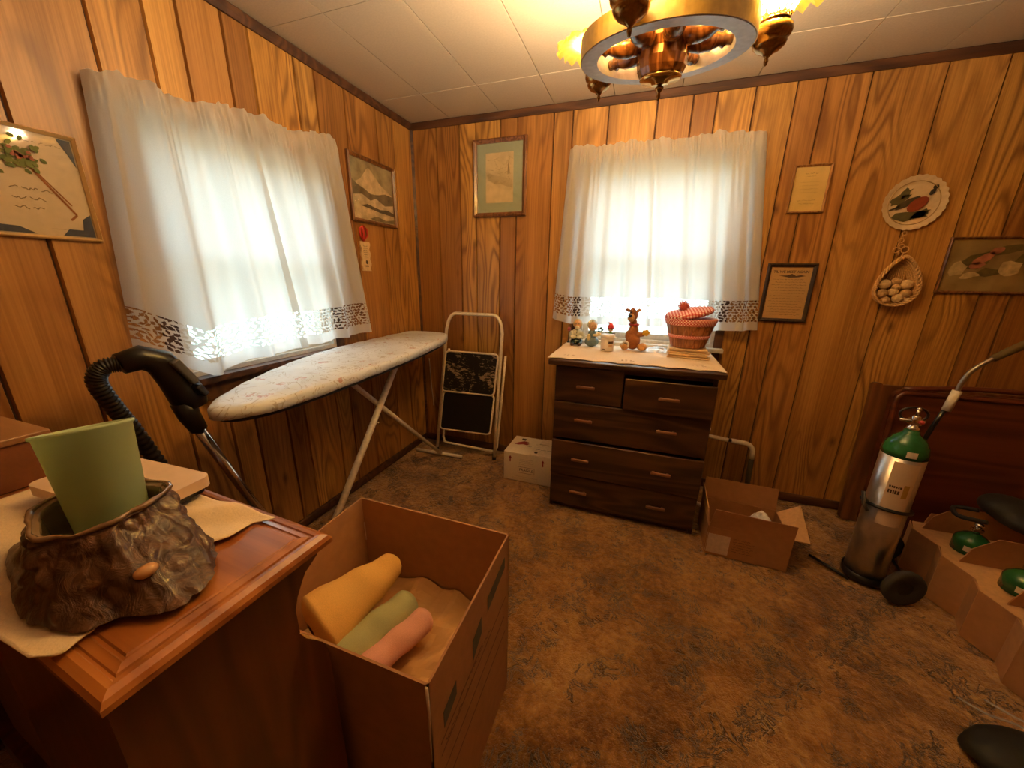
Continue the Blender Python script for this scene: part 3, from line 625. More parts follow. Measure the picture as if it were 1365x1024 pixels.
# floral picture at the frame's right edge
pl = back(2.96, 1.277); rt, sh = picture('picture_frame', 'wood framed floral painting of pink and white blooms, far right on the back wall', pl, .35, .258, .012, .016, FRAMEW, plain('moss_ground_paint', (.32, .22, .08), .7, vary=.35, bscale=9))
def blooms(col, nm, spots, n0):
    m = MB()
    for (u, v, a, b, r, j) in spots: pl.disc(m, u, v, a, b, n0, .0005, 11, r, j)
    m.build(nm, plain(nm+'_paint', col, .8, vary=.3, bscale=35), rt, world=True)
blooms((.13, .10, .03), 'leaf_print', [(.12, .15, .07, .03, .5, .3), (.22, .20, .08, .02, .2, .3), (.17, .10, .05, .02, .2, .4), (.29, .17, .05, .02, .9, .3)], .0045)
blooms((.46, .16, .09), 'pink_bloom_print', [(.14, .16, .04, .018, .6, .2), (.18, .195, .03, .015, .4, .2), (.12, .13, .03, .014, .2, .25)], .0055)
blooms((.60, .44, .20), 'white_bloom_print', [(.055, .115, .032, .03, .3, .25), (.24, .115, .042, .036, .6, .2), (.11, .085, .035, .013, .2, .3), (.33, .15, .03, .02, .2, .3)], .0065)

# ------------------------------------------------------------------ dresser (chest of drawers)
dr = thing('dresser', 'dark brown wooden chest of drawers under the back window', 'dresser', (1.588, -.32, 0))
X0, X1, YF, YB, ZT = 1.196, 1.984, -.555, -.03, .905
m = MB(); m.box(X0, X0+.02, YF, YB, .0, ZT-.03); m.box(X1-.02, X1, YF, YB, 0, ZT-.03); m.box(X0+.02, X1-.02, YB-.01, YB, .02, ZT-.03); m.box(X0+.02, X1-.02, YF+.012, YB-.01, .0, .03); m.box(X0+.02, X1-.02, YF+.004, YF+.03, ZT-.055, ZT-.03)
m.build('carcass', DRESSER, dr, world=True)
MB().box(X0-.035, X1+.025, YF-.045, YB+.022, ZT-.028, ZT, bev=.006).build('top', DRESSER, dr, world=True)
HAND = wood('handle_wood', (.16, .06, .025), (.24, .10, .045), (.32, .15, .07), 'x', 2, .35, .3)
def drawer(x0, x1, z0, z1, out, hx, hz):
    yf = YF-out; m = MB(); m.box(x0, x1, yf-.016, yf, z0, z1, bev=.004); m.box(x0+.02, x1-.02, yf, yf+.40, z0+.015, z1-.03); d = m.build('drawer', DRESSER, dr, world=True)
    for h in hx:
        k = MB(); k.box(h-.048, h+.048, yf-.036, yf-.024, hz-.0075, hz+.0075, bev=.003); k.box(h-.040, h-.028, yf-.026, yf-.014, hz-.006, hz+.006); k.box(h+.028, h+.040, yf-.026, yf-.014, hz-.006, hz+.006)
        k.v = [(a-1.588, b+.32, c) for a, b, c in k.v]; k.build('handle', HAND, d)
drawer(X0+.004, 1.555, .674, .868, .0, (1.365,), .765)
drawer(1.562, X1-.004, .672, .838, .022, (1.775,), .755)
drawer(X0+.004, X1-.004, .456, .668, .0, (1.365, 1.785), .575)
drawer(X0+.004, X1-.004, .236, .446, .018, (1.365, 1.785), .345)
drawer(X0+.004, X1-.004, .034, .230, .0, (1.365, 1.785), .130)

# runner cloth on the dresser, scalloped front edge hanging a touch
def runner_pt(u, v):
    x = 1.150+u*.86+.0; yb = -.035; yf = -.575+.020*abs(math.sin(u*PI*7)); y = yb+(yf-yb)*v
    x += .012*(1-2*u)*(1 if v > .9 else 0)*0
    return (x-1.58, y+.3, ZT+.003+.0015*fracn(u*14, v*9))
rn = thing('table_runner', 'cream scalloped cloth runner covering the dresser top', 'cloth', (1.58, -.3, 0)); o = MB().grid(runner_pt, 120, 30).build('cloth', CLOTH, rn); solidify(o, .002, 1)
EMB = plain('tan_embroidery', (.45, .26, .12), .9)
m = MB()
for (cx, cy) in ((-.33, -.17), (.32, -.18), (-.02, -.19)):
    for k in range(7): t = 2*PI*k/7; m.ell((cx+.018*math.cos(t)*1.6, cy+.012*math.sin(t), ZT+.0048), (.007, .004, .0012), 8, 4)
m.build('embroidery', EMB, rn)

# figurines
FS = plain('skin_ceramic', (.75, .42, .18), .25); CG = plain('pale_glaze', (.58, .56, .40), .2); DG = plain('dark_green_glaze', (.02, .04, .035), .2); BG = plain('blue_grey_glaze', (.16, .22, .22), .2); CH = plain('blond_hair_glaze', (.66, .50, .22), .3)
ZR = ZT+.0075
fg = thing('figurine', 'ceramic old man figurine in a pale shirt and dark trousers, leftmost on the dresser', 'figurine', (1.228, -.125, ZR), rotz=.1)
blob('shirt', CG, fg, [((0, 0, .068), (.036, .028, .038)), ((-.034, -.006, .062), (.016, .018, .028)), ((.036, -.006, .062), (.016, .018, .028)), ((.02, -.026, .048), (.02, .012, .010)), ((-.02, -.026, .048), (.02, .012, .010))], .0035)
blob('trousers', DG, fg, [((0, -.004, .022), (.040, .03, .022)), ((-.022, -.03, .014), (.016, .03, .014)), ((.022, -.03, .014), (.016, .03, .014))], .0035)
hd = MB().ell((.002, -.004, .128), (.026, .025, .029), 18, 12).build('head', FS, fg); blob('hair', CH, fg, [((.002, .006, .138), (.028, .024, .026)), ((-.020, -.004, .132), (.009, .014, .014)), ((.024, -.004, .132), (.009, .014, .014))], .003)
MB().ell((.002, -.028, .112), (.014, .007, .012), 12, 7).build('beard', plain('white_beard', (.75, .68, .5), .4), fg)
m = MB(); [m.ell((x, -.029, .134), (.0028, .002, .003), 8, 5) for x in (-.007, .011)]; [m.ell((0, -.028, z), (.003, .003, .003), 8, 5) for z in (.06, .078)]; m.build('eyes_and_buttons', BLACK, fg)
m = MB(); [m.ell((x, -.054, .010), (.012, .016, .010), 12, 7) for x in (-.024, .022)]; m.build('shoes', plain('brown_glaze', (.10, .04, .015), .2), fg)
fg = thing('figurine', 'ceramic old woman figurine in a blue-grey dress with yellow sleeves, beside the white jar', 'figurine', (1.327, -.150, ZR), rotz=.35)
blob('dress', BG, fg, [((0, 0, .030), (.045, .036, .032)), ((0, 0, .072), (.028, .024, .034))], .0035)
blob('sleeves', CH, fg, [((-.026, -.022, .060), (.012, .012, .022)), ((.018, -.030, .074), (.022, .010, .010)), ((.036, -.030, .082), (.012, .010, .010))], .003)
MB().ell((0, -.004, .126), (.028, .026, .028), 18, 12).build('head', FS, fg); blob('hair', CG, fg, [((0, .010, .134), (.033, .025, .030)), ((0, .004, .158), (.014, .014, .010))], .003)
m = MB(); [m.ell((x, -.030, .130), (.003, .002, .0035), 8, 5) for x in (-.009, .009)]; m.tube([(-.007, -.029, .117), (0, -.031, .114), (.007, -.029, .117)], .0012, 5); m.build('eyes_and_mouth', INK, fg)
m = MB(); [m.ell((.044+.012*math.cos(t), -.02, .105+.012*math.sin(t)), (.008, .005, .006), 8, 5) for t in (0, 1.3, 2.6, 3.9, 5.2)]; m.build('posy', plain('dark_leaf_glaze', (.04, .06, .03), .3), fg)
# red bud ornament behind the man, small gnome behind the jar
rb = thing('ornament', 'tiny red bud ornament standing behind the old man figurine', 'ornament', (1.165, -.065, ZR)); MB().lathe([(0, 0), (.010, 0), (.008, .006), (.003, .012), (.003, .075), (0, .075)], 12).build('stalk', DG, rb); MB().ell((0, 0, .088), (.011, .011, .014)).build('bud', plain('red_glaze', (.55, .08, .05), .3), rb)
gn = thing('figurine', 'tiny gnome with red cap and green coat standing behind the white jar', 'figurine', (1.432, -.10, ZR))
MB().lathe([(0, 0), (.016, 0), (.015, .03), (.011, .05), (.013, .062), (.016, .075), (.010, .090), (0, .094)], 18).build('coat', plain('green_felt', (.10, .22, .03), .7), gn); MB().ell((0, 0, .106), (.016, .015, .015)).build('head', FS, gn)
MB().lathe([(.0185, .110), (.019, .116), (.016, .130), (.009, .140), (0, .146)], 18).build('cap', plain('red_felt', (.60, .04, .03), .7), gn); MB().tube([(-.004, 0, .140), (-.014, 0, .146), (-.020, 0, .143)], [.005, .004, .002], 8).build('cap_tip', MATS['red_felt'], gn)
m = MB(); m.tube([(-.030, 0, .082), (0, -.008, .080), (.030, 0, .082)], .0025, 6); m.build('arms', INK, gn); m = MB(); m.tube([(.0175*math.cos(2*PI*k/20), .0175*math.sin(2*PI*k/20), .1115) for k in range(20)], .003, 6, closed=True); m.build('hair', plain('brown_hair', (.06, .03, .02), .8), gn)
# jar
jr = thing('jar', 'white lidded jar with a small dark label, at the front of the dresser top', 'jar', (1.432, -.262, ZR)); JW = plain('jar_white', (.80, .68, .54), .35, vary=.02)
MB().lathe([(0, 0), (.034, 0), (.038, .004), (.038, .072), (.035, .076), (0, .076)], 32).build('body', JW, jr); MB().lathe([(0, .0765), (.039, .0765), (.040, .080), (.040, .092), (.037, .096), (0, .096)], 40).build('lid', plain('lid_white', (.85, .76, .64), .35, vary=.02), jr)
def wrap(r, t0, t1, z0, z1, nm, mat, par):
    return MB().grid(lambda u, v: (r*math.cos(t0+(t1-t0)*u), r*math.sin(t0+(t1-t0)*u), z0+(z1-z0)*v), 14, 1).build(nm, mat, par)
wrap(.0385, -1.35, -.55, .046, .060, 'dark_label', INK, jr); wrap(.0385, -1.3, -.7, .028, .042, 'emblem', plain('tan_print', (.60, .36, .2), .6), jr); wrap(.0385, -2.2, -1.75, .010, .015, 'small_print', INK, jr)
# plush dog
PB = plain('brown_plush', (.34, .12, .035), .95, bump=.8, bscale=220, vary=.18); PL = plain('tan_plush', (.55, .28, .10), .95, bump=.8, bscale=220, vary=.12)
dg_ = thing('plush_toy', 'brown plush dog sitting upright on the dresser, holding a yellow flower', 'toy', (1.572, -.165, ZR))
blob('body', PB, dg_, [((0, 0, .055), (.042, .036, .055)), ((-.002, .002, .11), (.030, .028, .045)), ((-.008, .0, .155), (.022, .022, .035)), ((-.034, -.010, .085), (.014, .016, .030)), ((.040, -.012, .095), (.026, .014, .014))], .004)
blob('head', PB, dg_, [((-.012, .0, .205), (.026, .026, .034)), ((-.018, -.004, .228), (.016, .018, .02))], .0035)
blob('muzzle', PL, dg_, [((-.022, -.026, .190), (.021, .022, .024)), ((-.024, -.030, .205), (.014, .015, .012))], .0035)
MB().ell((-.030, -.046, .204), (.011, .008, .009)).build('nose', BLACK, dg_); m = MB(); [m.ell((x, -.026, .220), (.004, .003, .005), 8, 6) for x in (-.026, -.004)]; m.build('eyes', BLACK, dg_)
for sx, ax in ((-1, -.040), (1, .010)): blob('ear', PL if sx > 0 else PB, dg_, [dict(c=(ax+.004*sx, 0, .232), r=(.016, .006, .010), rot=Matrix.Rotation(-.5*sx, 3, 'Y'))], .0025)
for sx in (-1, 1): blob('hind_leg', PL, dg_, [((sx*.050+.006, -.030, .024), (.026, .030, .024)), ((sx*.045, -.01, .022), (.022, .03, .02))], .004)
MB().tube([(-.004+.025*math.cos(2*PI*k/20), .024*math.sin(2*PI*k/20), .150) for k in range(20)], .006, 8, closed=True).build('collar', plain('red_collar', (.38, .03, .02), .7), dg_)
m = MB(); [m.ell((.068+.012*math.cos(t), -.022, .108+.010*math.sin(t)), (.011, .008, .009), 10, 6) for t in (0, 1.25, 2.5, 3.8, 5.0)]; m.ell((.068, -.026, .108), (.008, .008, .008)); m.tube([(.045, -.02, .095), (.068, -.022, .106)], .004, 6); m.build('yellow_flower', plain('yellow_plush', (.75, .42, .03), .9), dg_)
m = MB().tube([(-.040+.017*math.cos(t), -.048, .036+.017*math.sin(t)) for t in [2*PI*k/16 for k in range(16)]], .005, 8, closed=True); m.build('white_wreath', plain('white_fleece', (.75, .66, .56), .9), dg_); MB().ell((-.040, -.046, .036), (.013, .006, .013)).build('wreath_center', plain('grey_felt', (.14, .11, .08), .9), dg_)
# folded towels under bushel basket
TWL = plain('cream_towel', (.80, .56, .30), .95, bump=.5, bscale=300, vary=.06)
for k in range(2):
    tw = thing('folded_towel', ['cream folded towel lying on the dresser at the bottom of the pile under the basket', 'cream folded towel directly under the bushel basket'][k], 'towel', (1.868, -.235, ZR+.026*k), rotz=-.06, group='folded towels under the basket')
    m = MB()
    for j in range(3):
        z = .0045+.0088*j; pts = [(-.105+.004*j, z-.0038), (.100-.006*j, z-.0038)]+[(.100-.006*j+.0038*math.sin(a), z-.0038*math.cos(a)) for a in (PI/4, PI/2, 3*PI/4)]+[(.100-.006*j, z+.0038), (-.105+.004*j, z+.0038)]
        dy = (.010 if j % 2 else 0)+_rl.uniform(-.003, .003); m.prism([(a_*(1-.03*(j % 2)), b_*.93) for a_, b_ in pts], -.085+dy, .075-.003*j, 'y')
    m.build('cloth_folds', TWL, tw)
    MB().tube([(.098, -.088, .009), (.107, -.088, .0135), (.098, -.088, .018)], .004, 6).build('fold_edge', TWL, tw)
# bushel basket with gingham lid
bk = thing('bushel_basket', 'wooden bushel basket with red and white gingham trim and padded lid, on the dresser', 'basket', (1.862, -.225, ZR+.0525))
rb0, rb1, hb = .086, .128, .155; n_ = 20
for k in range(n_):
    t0, t1 = 2*PI*k/n_+.012, 2*PI*(k+1)/n_-.012; tm = (t0+t1)/2
    vs = []
    for (r, z) in ((rb0, .004), (rb1, hb)):
        for t, e in ((t0, 0), (tm, .0025), (t1, 0)): vs.append(((r+e)*math.cos(t), (r+e)*math.sin(t), z))
        for t in (t0, tm, t1): vs.append(((r-.004)*math.cos(t), (r-.004)*math.sin(t), z))
    MB().add(vs, [(0, 1, 7, 6), (1, 2, 8, 7), (3, 9, 10, 4), (4, 10, 11, 5), (0, 6, 9, 3), (2, 5, 11, 8), (6, 7, 10, 9), (7, 8, 11, 10), (0, 3, 4, 1), (1, 4, 5, 2)]).build('stave', BASKW, bk)
MB().lathe([(0, 0), (rb0-.005, 0), (rb0-.005, .008), (0, .008)], 28).build('base', BASKW, bk)
GING = NT('gingham'); v = GING.co('Object', (1, 1, 1)); sp = GING.n('ShaderNodeSeparateXYZ'); GING.l(v, sp.inputs[0])
at = GING.math('MULTIPLY', GING.math('ARCTAN2', sp.outputs[1], sp.outputs[0]), .125)
def chk(a): return GING.math('GREATER_THAN', GING.math('SINE', GING.math('MULTIPLY', a, 2*PI/.015)), 0)
pa = GING.math('ADD', at, GING.math('MULTIPLY', sp.outputs[2], 1.0)); pb = GING.math('SUBTRACT', at, GING.math('MULTIPLY', sp.outputs[2], 1.0))
s2 = GING.math('MULTIPLY', GING.math('ADD', chk(pa), chk(pb)), .5); GING.l(GING.ramp(s2, [(0, (.92, .76, .68)), (.5, (.66, .16, .13)), (1, (.50, .03, .03))]), GING.b.inputs['Base Color']); GING.set(Roughness=.9); GING = GING.m
GINL = NT('gingham_lid'); v = GINL.co(); sp = GINL.n('ShaderNodeSeparateXYZ'); GINL.l(v, sp.inputs[0])
def chk2(a): return GINL.math('GREATER_THAN', GINL.math('SINE', GINL.math('MULTIPLY', a, 2*PI/.015)), 0)
s2 = GINL.math('MULTIPLY', GINL.math('ADD', chk2(sp.outputs[0]), chk2(sp.outputs[1])), .5); GINL.l(GINL.ramp(s2, [(0, (.92, .76, .68)), (.5, (.70, .20, .16)), (1, (.52, .05, .04))]), GINL.b.inputs['Base Color']); GINL.set(Roughness=.9); GINL = GINL.m
def band(z0, z1, e):
    r = lambda z: rb0+(rb1-rb0)*z/hb
    return MB().lathe([(r(z0)+.001, z0), (r(z0)+e+.003, z0+.003), (r(z1)+e+.003, z1-.003), (r(z1)+.001, z1)], 60)
band(hb-.034, hb+.002, .003).build('gingham_rim', GING, bk); band(.052, .070, .002).build('gingham_band', GING, bk)
Ml = Matrix.Translation((-.012, -.004, hb+.022)) @ Matrix.Rotation(-.20, 4, 'Y') @ Matrix.Rotation(.08, 4, 'X')
ld = MB().lathe([(0, -.010), (.10, -.010), (.118, -.004), (.124, .006), (.116, .017), (.09, .023), (.04, .026), (0, .027)], 44).build('lid', GINL, bk); ld.matrix_local = Ml
pm = MB(); rnd = random.Random(3)
for k in range(240):
    d = Vector((rnd.gauss(0, 1), rnd.gauss(0, 1), rnd.gauss(0, 1))).normalized(); L_ = rnd.uniform(.022, .034); pm.tube([d*.004, d*L_], [.0016, .0011], 4)
pm.ell((0, 0, 0), .021, 12, 8); po = pm.build('pompom', plain('pink_yarn', (.62, .16, .10), .9), ld); po.location = (-.024, 0, .046)
# clear plastic bag on the runner
pb_ = thing('plastic_bag', 'crumpled clear plastic bag lying on the runner between the plush dog and the basket', 'bag', (1.715, -.165, ZR))
o = MB().grid(lambda u, v: ((u-.5)*.15, (v-.5)*.13, .003+.020*max(0, 1-((u-.5)/.5)**2)*max(0, 1-((v-.5)/.5)**2)*(1+.9*fracn(u*5, v*5, 2))+.004*abs(fracn(u*14, v*13))), 44, 36).build('bag_sheet', None, pb_)
BAGM = NT('clear_bag'); a1 = BAGM.n('ShaderNodeBsdfTransparent'); a2 = BAGM.n('ShaderNodeBsdfGlossy'); a2.inputs['Roughness'].default_value = .12; a3 = BAGM.n('ShaderNodeBsdfDiffuse'); a3.inputs[0].default_value = (.8, .8, .8, 1)
a4 = BAGM.n('ShaderNodeMixShader'); a4.inputs[0].default_value = .4; a5 = BAGM.n('ShaderNodeMixShader'); a5.inputs[0].default_value = .45; BAGM.l(a2.outputs[0], a4.inputs[1]); BAGM.l(a3.outputs[0], a4.inputs[2]); BAGM.l(a1.outputs[0], a5.inputs[1]); BAGM.l(a4.outputs[0], a5.inputs[2]); BAGM.l(a5.outputs[0], BAGM.out.inputs[0]); o.data.materials.append(BAGM.m)

# ------------------------------------------------------------------ step stool
st = thing('step_stool', 'folded cream metal step stool with two black treads leaning on the back wall', 'step stool', (.44, -.1, 0))
m = MB(); Y = lambda z: -.155+.085*z
def arch(x0, x1, zt, r):
    pts = [(x0, 0)]+[(x0+.018+(-.018)*1+0, zt-r)]+[(x0+.02+r-r*math.cos(a), zt-r+r*math.sin(a)) for a in [PI/2*k/6 for k in range(7)]]
    return pts
up = [(.185, .006), (.262, .95)]+[(.262+.07-.07*math.cos(a)+.006, .95+.115*math.sin(a)) for a in [PI/2*k/7 for k in range(1, 8)]]
dn = [(.69-.07+.07*math.sin(a)+.006, .955+.11*math.cos(a)) for a in [PI/2*k/7 for k in range(0, 7)]]+[(.70, .94), (.685, .50), (.672, .006)]
MB().tube([(x-.44, Y(z)+.1, z) for x, z in up+dn], .0115, 12).build('front_frame', CREAMT, st)
rear = [(.255, .80), (.225, .42), (.212, .10), (.222, .062), (.25, .055), (.63, .048), (.655, .055), (.668, .09), (.688, .42), (.708, .78)]
MB().tube([(x-.44+.012, Y(z)+.1+.030, z) for x, z in rear], .009, 10).build('rear_frame', CREAMT, st)
BK = NT('worn_black_tread'); v = BK.co(); n1 = BK.noise(v, 9, 4, .7, 1.0); n2 = BK.noise(BK.co('Object', (1, 1, 5)), 30, 3, .7)
sp = BK.n('ShaderNodeSeparateXYZ'); BK.l(v, sp.inputs[0]); zz = BK.math('GREATER_THAN', sp.outputs[2], .50); g = BK.math('GREATER_THAN', BK.math('ADD', BK.math('MULTIPLY', n1, .6), BK.math('MULTIPLY', n2, .4)), .545)
BK.l(BK.mix(BK.math('MULTIPLY', zz, g), (.008, .006, .006), (.42, .30, .19)), BK.b.inputs['Base Color']); BK.set(Roughness=.5); BK.bump(n2, .3, .002); BK = BK.m
def tread(pts, off, nm, mat):
    cx = sum(p[0] for p in pts)/4; cz = sum(p[1] for p in pts)/4; R_ = []
    for i in range(4):
        p = Vector(pts[i]); a = (Vector(pts[i-1])-p).normalized(); b = (Vector(pts[(i+1) % 4])-p).normalized(); r = .03
        for k in range(5): q = k/4; R_.append(p+a*r*(1-q)**2+b*r*q**2)
    o = MB().tube([(p.x-.44, Y(p.y)+.1+off, p.y) for p in R_], .0075, 8, closed=True).build('tread_rim', CREAMT, st)
    mm = MB(); k = len(R_); vs = [(p.x-.44, Y(p.y)+.1+off-.004, p.y) for p in R_]+[(p.x-.44, Y(p.y)+.1+off+.004, p.y) for p in R_]
    mm.add(vs, [tuple(range(k)), tuple(range(k, 2*k))[::-1]]+[(i, k+i, k+(i+1) % k, (i+1) % k) for i in range(k)]); return mm.build(nm, mat, st)
tread([(.272, .792), (.684, .796), (.660, .498), (.240, .488)], -.020, 'upper_tread', BK); tread([(.248, .482), (.660, .494), (.634, .195), (.216, .182)], -.008, 'lower_tread', BK)
for x, y in ((.185, Y(0)), (.672, Y(0))): MB().lathe([(0, 0), (.0145, 0), (.0145, .022), (0, .022)], 14, cx=x-.44, cy=y+.1).build('rubber_foot', DKGREY, st)

# ------------------------------------------------------------------ ironing board
ib = thing('ironing_board', 'long ironing board with a floral cover on crossed cream legs beside the left window', 'ironing board', (.28, -.95, 0))
OUT = [(.395, -1.785), (.445, -1.812), (.500, -1.790), (.540, -1.715), (.552, -1.576), (.545, -1.361), (.522, -1.031), (.455, -.496), (.368, -.235), (.300, -.175), (.231, -.150), (.07, -.155), (.030, -.20), (.022, -.35), (.03, -.716), (.045, -.96), (.112, -1.242), (.225, -1.518), (.320, -1.69)]
def chaikin(P_, it=2):
    for _ in range(it):
        Q = []
        for i in range(len(P_)):
            a, b = P_[i], P_[(i+1) % len(P_)]; Q += [(a[0]*.75+b[0]*.25, a[1]*.75+b[1]*.25), (a[0]*.25+b[0]*.75, a[1]*.25+b[1]*.75)]
        P_ = Q
    return P_
OUT = [(x-.28, y+.95) for x, y in chaikin(OUT)]; cxo, cyo = sum(p[0] for p in OUT)/len(OUT), sum(p[1] for p in OUT)/len(OUT)
FLC = NT('floral_cover'); v = FLC.co(); vv = FLC.n('ShaderNodeTexVoronoi'); vv.inputs['Scale'].default_value = 13; FLC.l(v, vv.inputs['Vector'])
nn = FLC.noise(v, 32, 3, .6, 1.5); base = FLC.ramp(FLC.noise(v, 5, 2), [(.3, (.70, .73, .76)), (.7, (.84, .87, .90))])
vines = FLC.math('LESS_THAN', FLC.math('ABSOLUTE', FLC.math('SUBTRACT', FLC.noise(v, 9, 3, .6, 1.5), .5)), .010)
c = FLC.mix(FLC.math('MULTIPLY', vines, .55), base, (.30, .22, .13)); fl_m = FLC.math('MULTIPLY', FLC.math('LESS_THAN', vv.outputs['Distance'], .30), FLC.math('GREATER_THAN', nn, .53)); sc_ = FLC.n('ShaderNodeSeparateColor'); FLC.l(vv.outputs['Color'], sc_.inputs[0])
fl_m = FLC.math('MULTIPLY', fl_m, FLC.math('GREATER_THAN', sc_.outputs[0], .55)); c = FLC.mix(FLC.math('MULTIPLY', fl_m, .7), c, (.45, .14, .08)); FLC.l(c, FLC.b.inputs['Base Color']); FLC.set(Roughness=.5, Coat_Weight=.35, Coat_Roughness=.4); FLC.bump(FLC.noise(v, 14, 3), .25, .01); FLC = FLC.m
ZI = .94; n = len(OUT); vs = []; lay = [(.97, ZI-.040), (1.0, ZI-.036), (1.0, ZI-.012), (.985, ZI-.003), (.95, ZI), (.5, ZI+.001)]
for s_, z in lay: vs += [(cxo+(x-cxo)*s_, cyo+(y-cyo)*(s_ if s_ > .9 else s_), z+.0015*math.sin(y*37)) for x, y in OUT]
fs = [(i*n+k, i*n+(k+1) % n, (i+1)*n+(k+1) % n, (i+1)*n+k) for i in range(len(lay)-1) for k in range(n)]+[tuple((len(lay)-1)*n+k for k in range(n)), tuple(range(n))[::-1]]
MB().add(vs, fs, True).build('cover', FLC, ib)
MB().tube([(cxo+(x-cxo)*.93, cyo+(y-cyo)*.96, ZI-.047) for x, y in OUT], .007, 6, closed=True).build('under_rail', DKGREY, ib)
def leg(p0, p1, r, nm='leg'): return MB().tube([p0, p1], r, 12).build(nm, CREAMT, ib)
leg((.02, .26, ZI-.05), (.02, -.485, .012), .017); leg((-.005, -.215, ZI-.05), (-.015, .72, .012), .0135)
MB().tube([(-.23, .715, .012), (.155, .728, .012)], .0125, 12).build('foot_bar', CREAMT, ib); MB().tube([(-.20, -.495, .012), (.20, -.495, .012)], .0125, 12).build('foot_bar', CREAMT, ib)
MB().tube([(-.02, .0, .548), (.04, .0, .548)], .006, 10).build('pivot_bolt', CHROME, ib)
# hanging cord on the corner
co_ = tag(MB().tube([(.062, -.012, .70), (.064, -.012, .66), (.070, -.013, .50), (.082, -.013, .36), (.084, -.014, .31)], .0042, 8).build('cord', plain('dull_cord', (.45, .36, .27), .6)), 'short pale cord hanging on the back wall beside the step stool', 'cord')

# ------------------------------------------------------------------ vacuum cleaner wand and hose
vc = thing('vacuum_cleaner', 'black vacuum cleaner hose and handle with chrome wand leaning under the left window', 'vacuum cleaner', (.3, -1.75, 0))
def V(x, y, z): return (x-.3, y+1.75, z)
MB().tube([V(.27, -1.755, .835), V(.29, -1.65, .50), V(.33, -1.50, .06)], .0155, 14).build('wand', CHROME, vc)
MB().tube([V(.262, -1.770, .925), V(.266, -1.765, .88), V(.272, -1.750, .825)], [.034, .030, .024], 14).build('wand_collar', BLACK, vc)
hm = MB(); hm.tube([V(.245, -1.885, 1.072), V(.250, -1.84, 1.082), V(.255, -1.80, 1.062), V(.258, -1.772, 1.00), V(.260, -1.752, .94), V(.263, -1.745, .905)], [.030, .036, .040, .044, .050, .038], 16); hm.build('handle', BLACK, vc)
MB().box(-.012, .012, -.012, .012, -.045, .045, Matrix.Translation(V(.308, -1.772, 1.03)) @ Matrix.Rotation(.5, 4, 'X'), bev=.006).build('trigger', plain('grey_plastic', (.09, .085, .08), .25), vc)
MB().box(-.016, .016, -.010, .010, -.020, .020, Matrix.Translation(V(.314, -1.745, .965)) @ Matrix.Rotation(.5, 4, 'X'), bev=.006).build('release_button', BLACK, vc)
hp_ = [V(.245, -1.885, 1.072), V(.235, -1.915, 1.068), V(.22, -1.93, 1.03), V(.20, -1.905, .95), V(.18, -1.87, .86), V(.17, -1.835, .74), V(.17, -1.80, .60), V(.18, -1.78, .45), V(.22, -1.80, .30), V(.28, -1.84, .24)]
def spline(P_, k):
    P_ = [Vector(p) for p in P_]; Q = []
    for i in range(len(P_)-1):
        a, b, c, d = P_[max(i-1, 0)], P_[i], P_[i+1], P_[min(i+2, len(P_)-1)]
        for j in range(k): t = j/k; Q.append(.5*((2*b)+(c-a)*t+(2*a-5*b+4*c-d)*t*t+(3*b-a-3*c+d)*t**3))
    return Q+[P_[-1]]
hq = spline(hp_, 26); MB().tube(hq, [.0225 if (k//2) % 2 else .0185 for k in range(len(hq))], 14).build('hose', BLACK, vc)
blob('canister', plain('dark_green_plastic', (.02, .05, .035), .25), vc, [(V(.30, -1.90, .14), (.12, .13, .13)), (V(.30, -1.90, .24), (.08, .09, .06))], .010)
m = MB(); [m.lathe([(0, -.015), (.05, -.015), (.055, 0), (.05, .015), (0, .015)], 18, Matrix.Translation(V(.30+sx*.12, -1.92, .055)) @ Matrix.Rotation(PI/2, 4, 'Y')) for sx in (-1, 1)]; m.build('wheels', BLACK, vc)

# ------------------------------------------------------------------ white carton by the dresser
wc = thing('carton', 'white cardboard carton printed FRAGILE, on the floor left of the dresser', 'box', (1.0, -.24, 0))
x0, x1, y0, y1, zc = -.168, .165, -.135, .13, .205
MB().box(x0, x1, y0, y1, 0, zc, bev=.002).build('box_body', CARDW, wc); pf = Plane((x0, y0, 0), (1, 0, 0), (0, 0, 1), (0, -1, 0)); ptp = Plane((x0, y0, zc), (1, 0, 0), (0, 1, 0), (0, 0, 1))
o = MB(); ptp.rect(o, .175, .333, .002, .17, .0005, .003); o.build('top_flap', plain('flap_white', (.80, .68, .52), .6), wc); o = MB(); ptp.rect(o, .20, .333, .175, .263, .0005, .003); o.build('top_flap', MATS['flap_white'], wc)
m = MB()
for u in (.045, .27): pf.poly(m, [(u-.007, .15), (u-.007, .168), (u-.014, .168), (u, .19), (u+.014, .168), (u+.007, .168), (u+.007, .15)]) if False else (pf.rect(m, u-.004, u+.004, .135, .165), pf.poly(m, [(u-.011, .162), (u+.011, .162), (u, .182)]))
m.build('arrow_print', REDINK, wc)
pf.text('FRAGILE', .158, .086, .026, INK, wc, n0=.001)
m = MB(); 
for a, b, c, d in ((.10, .215, .106, .109), (.10, .215, .063, .066), (.10, .103, .063, .109), (.212, .215, .063, .109)): pf.rect(m, a, b, c, d)
for k in range(4): pf.script(m, .11, .205, .165-.013*k, .006, .0006)
pf.script(m, .06, .24, .035, .005, .0006); pf.script(m, .06, .22, .02, .005, .0006); m.build('small_print', plain('tan_ink', (.42, .28, .17), .7), wc)
m = MB(); ptp.poly(m, [(.03, .13), (.05, .16), (.085, .19), (.12, .185), (.10, .165), (.13, .16), (.12, .135), (.09, .14), (.06, .125)], .0006); m.build('rooster_print', REDINK, wc)
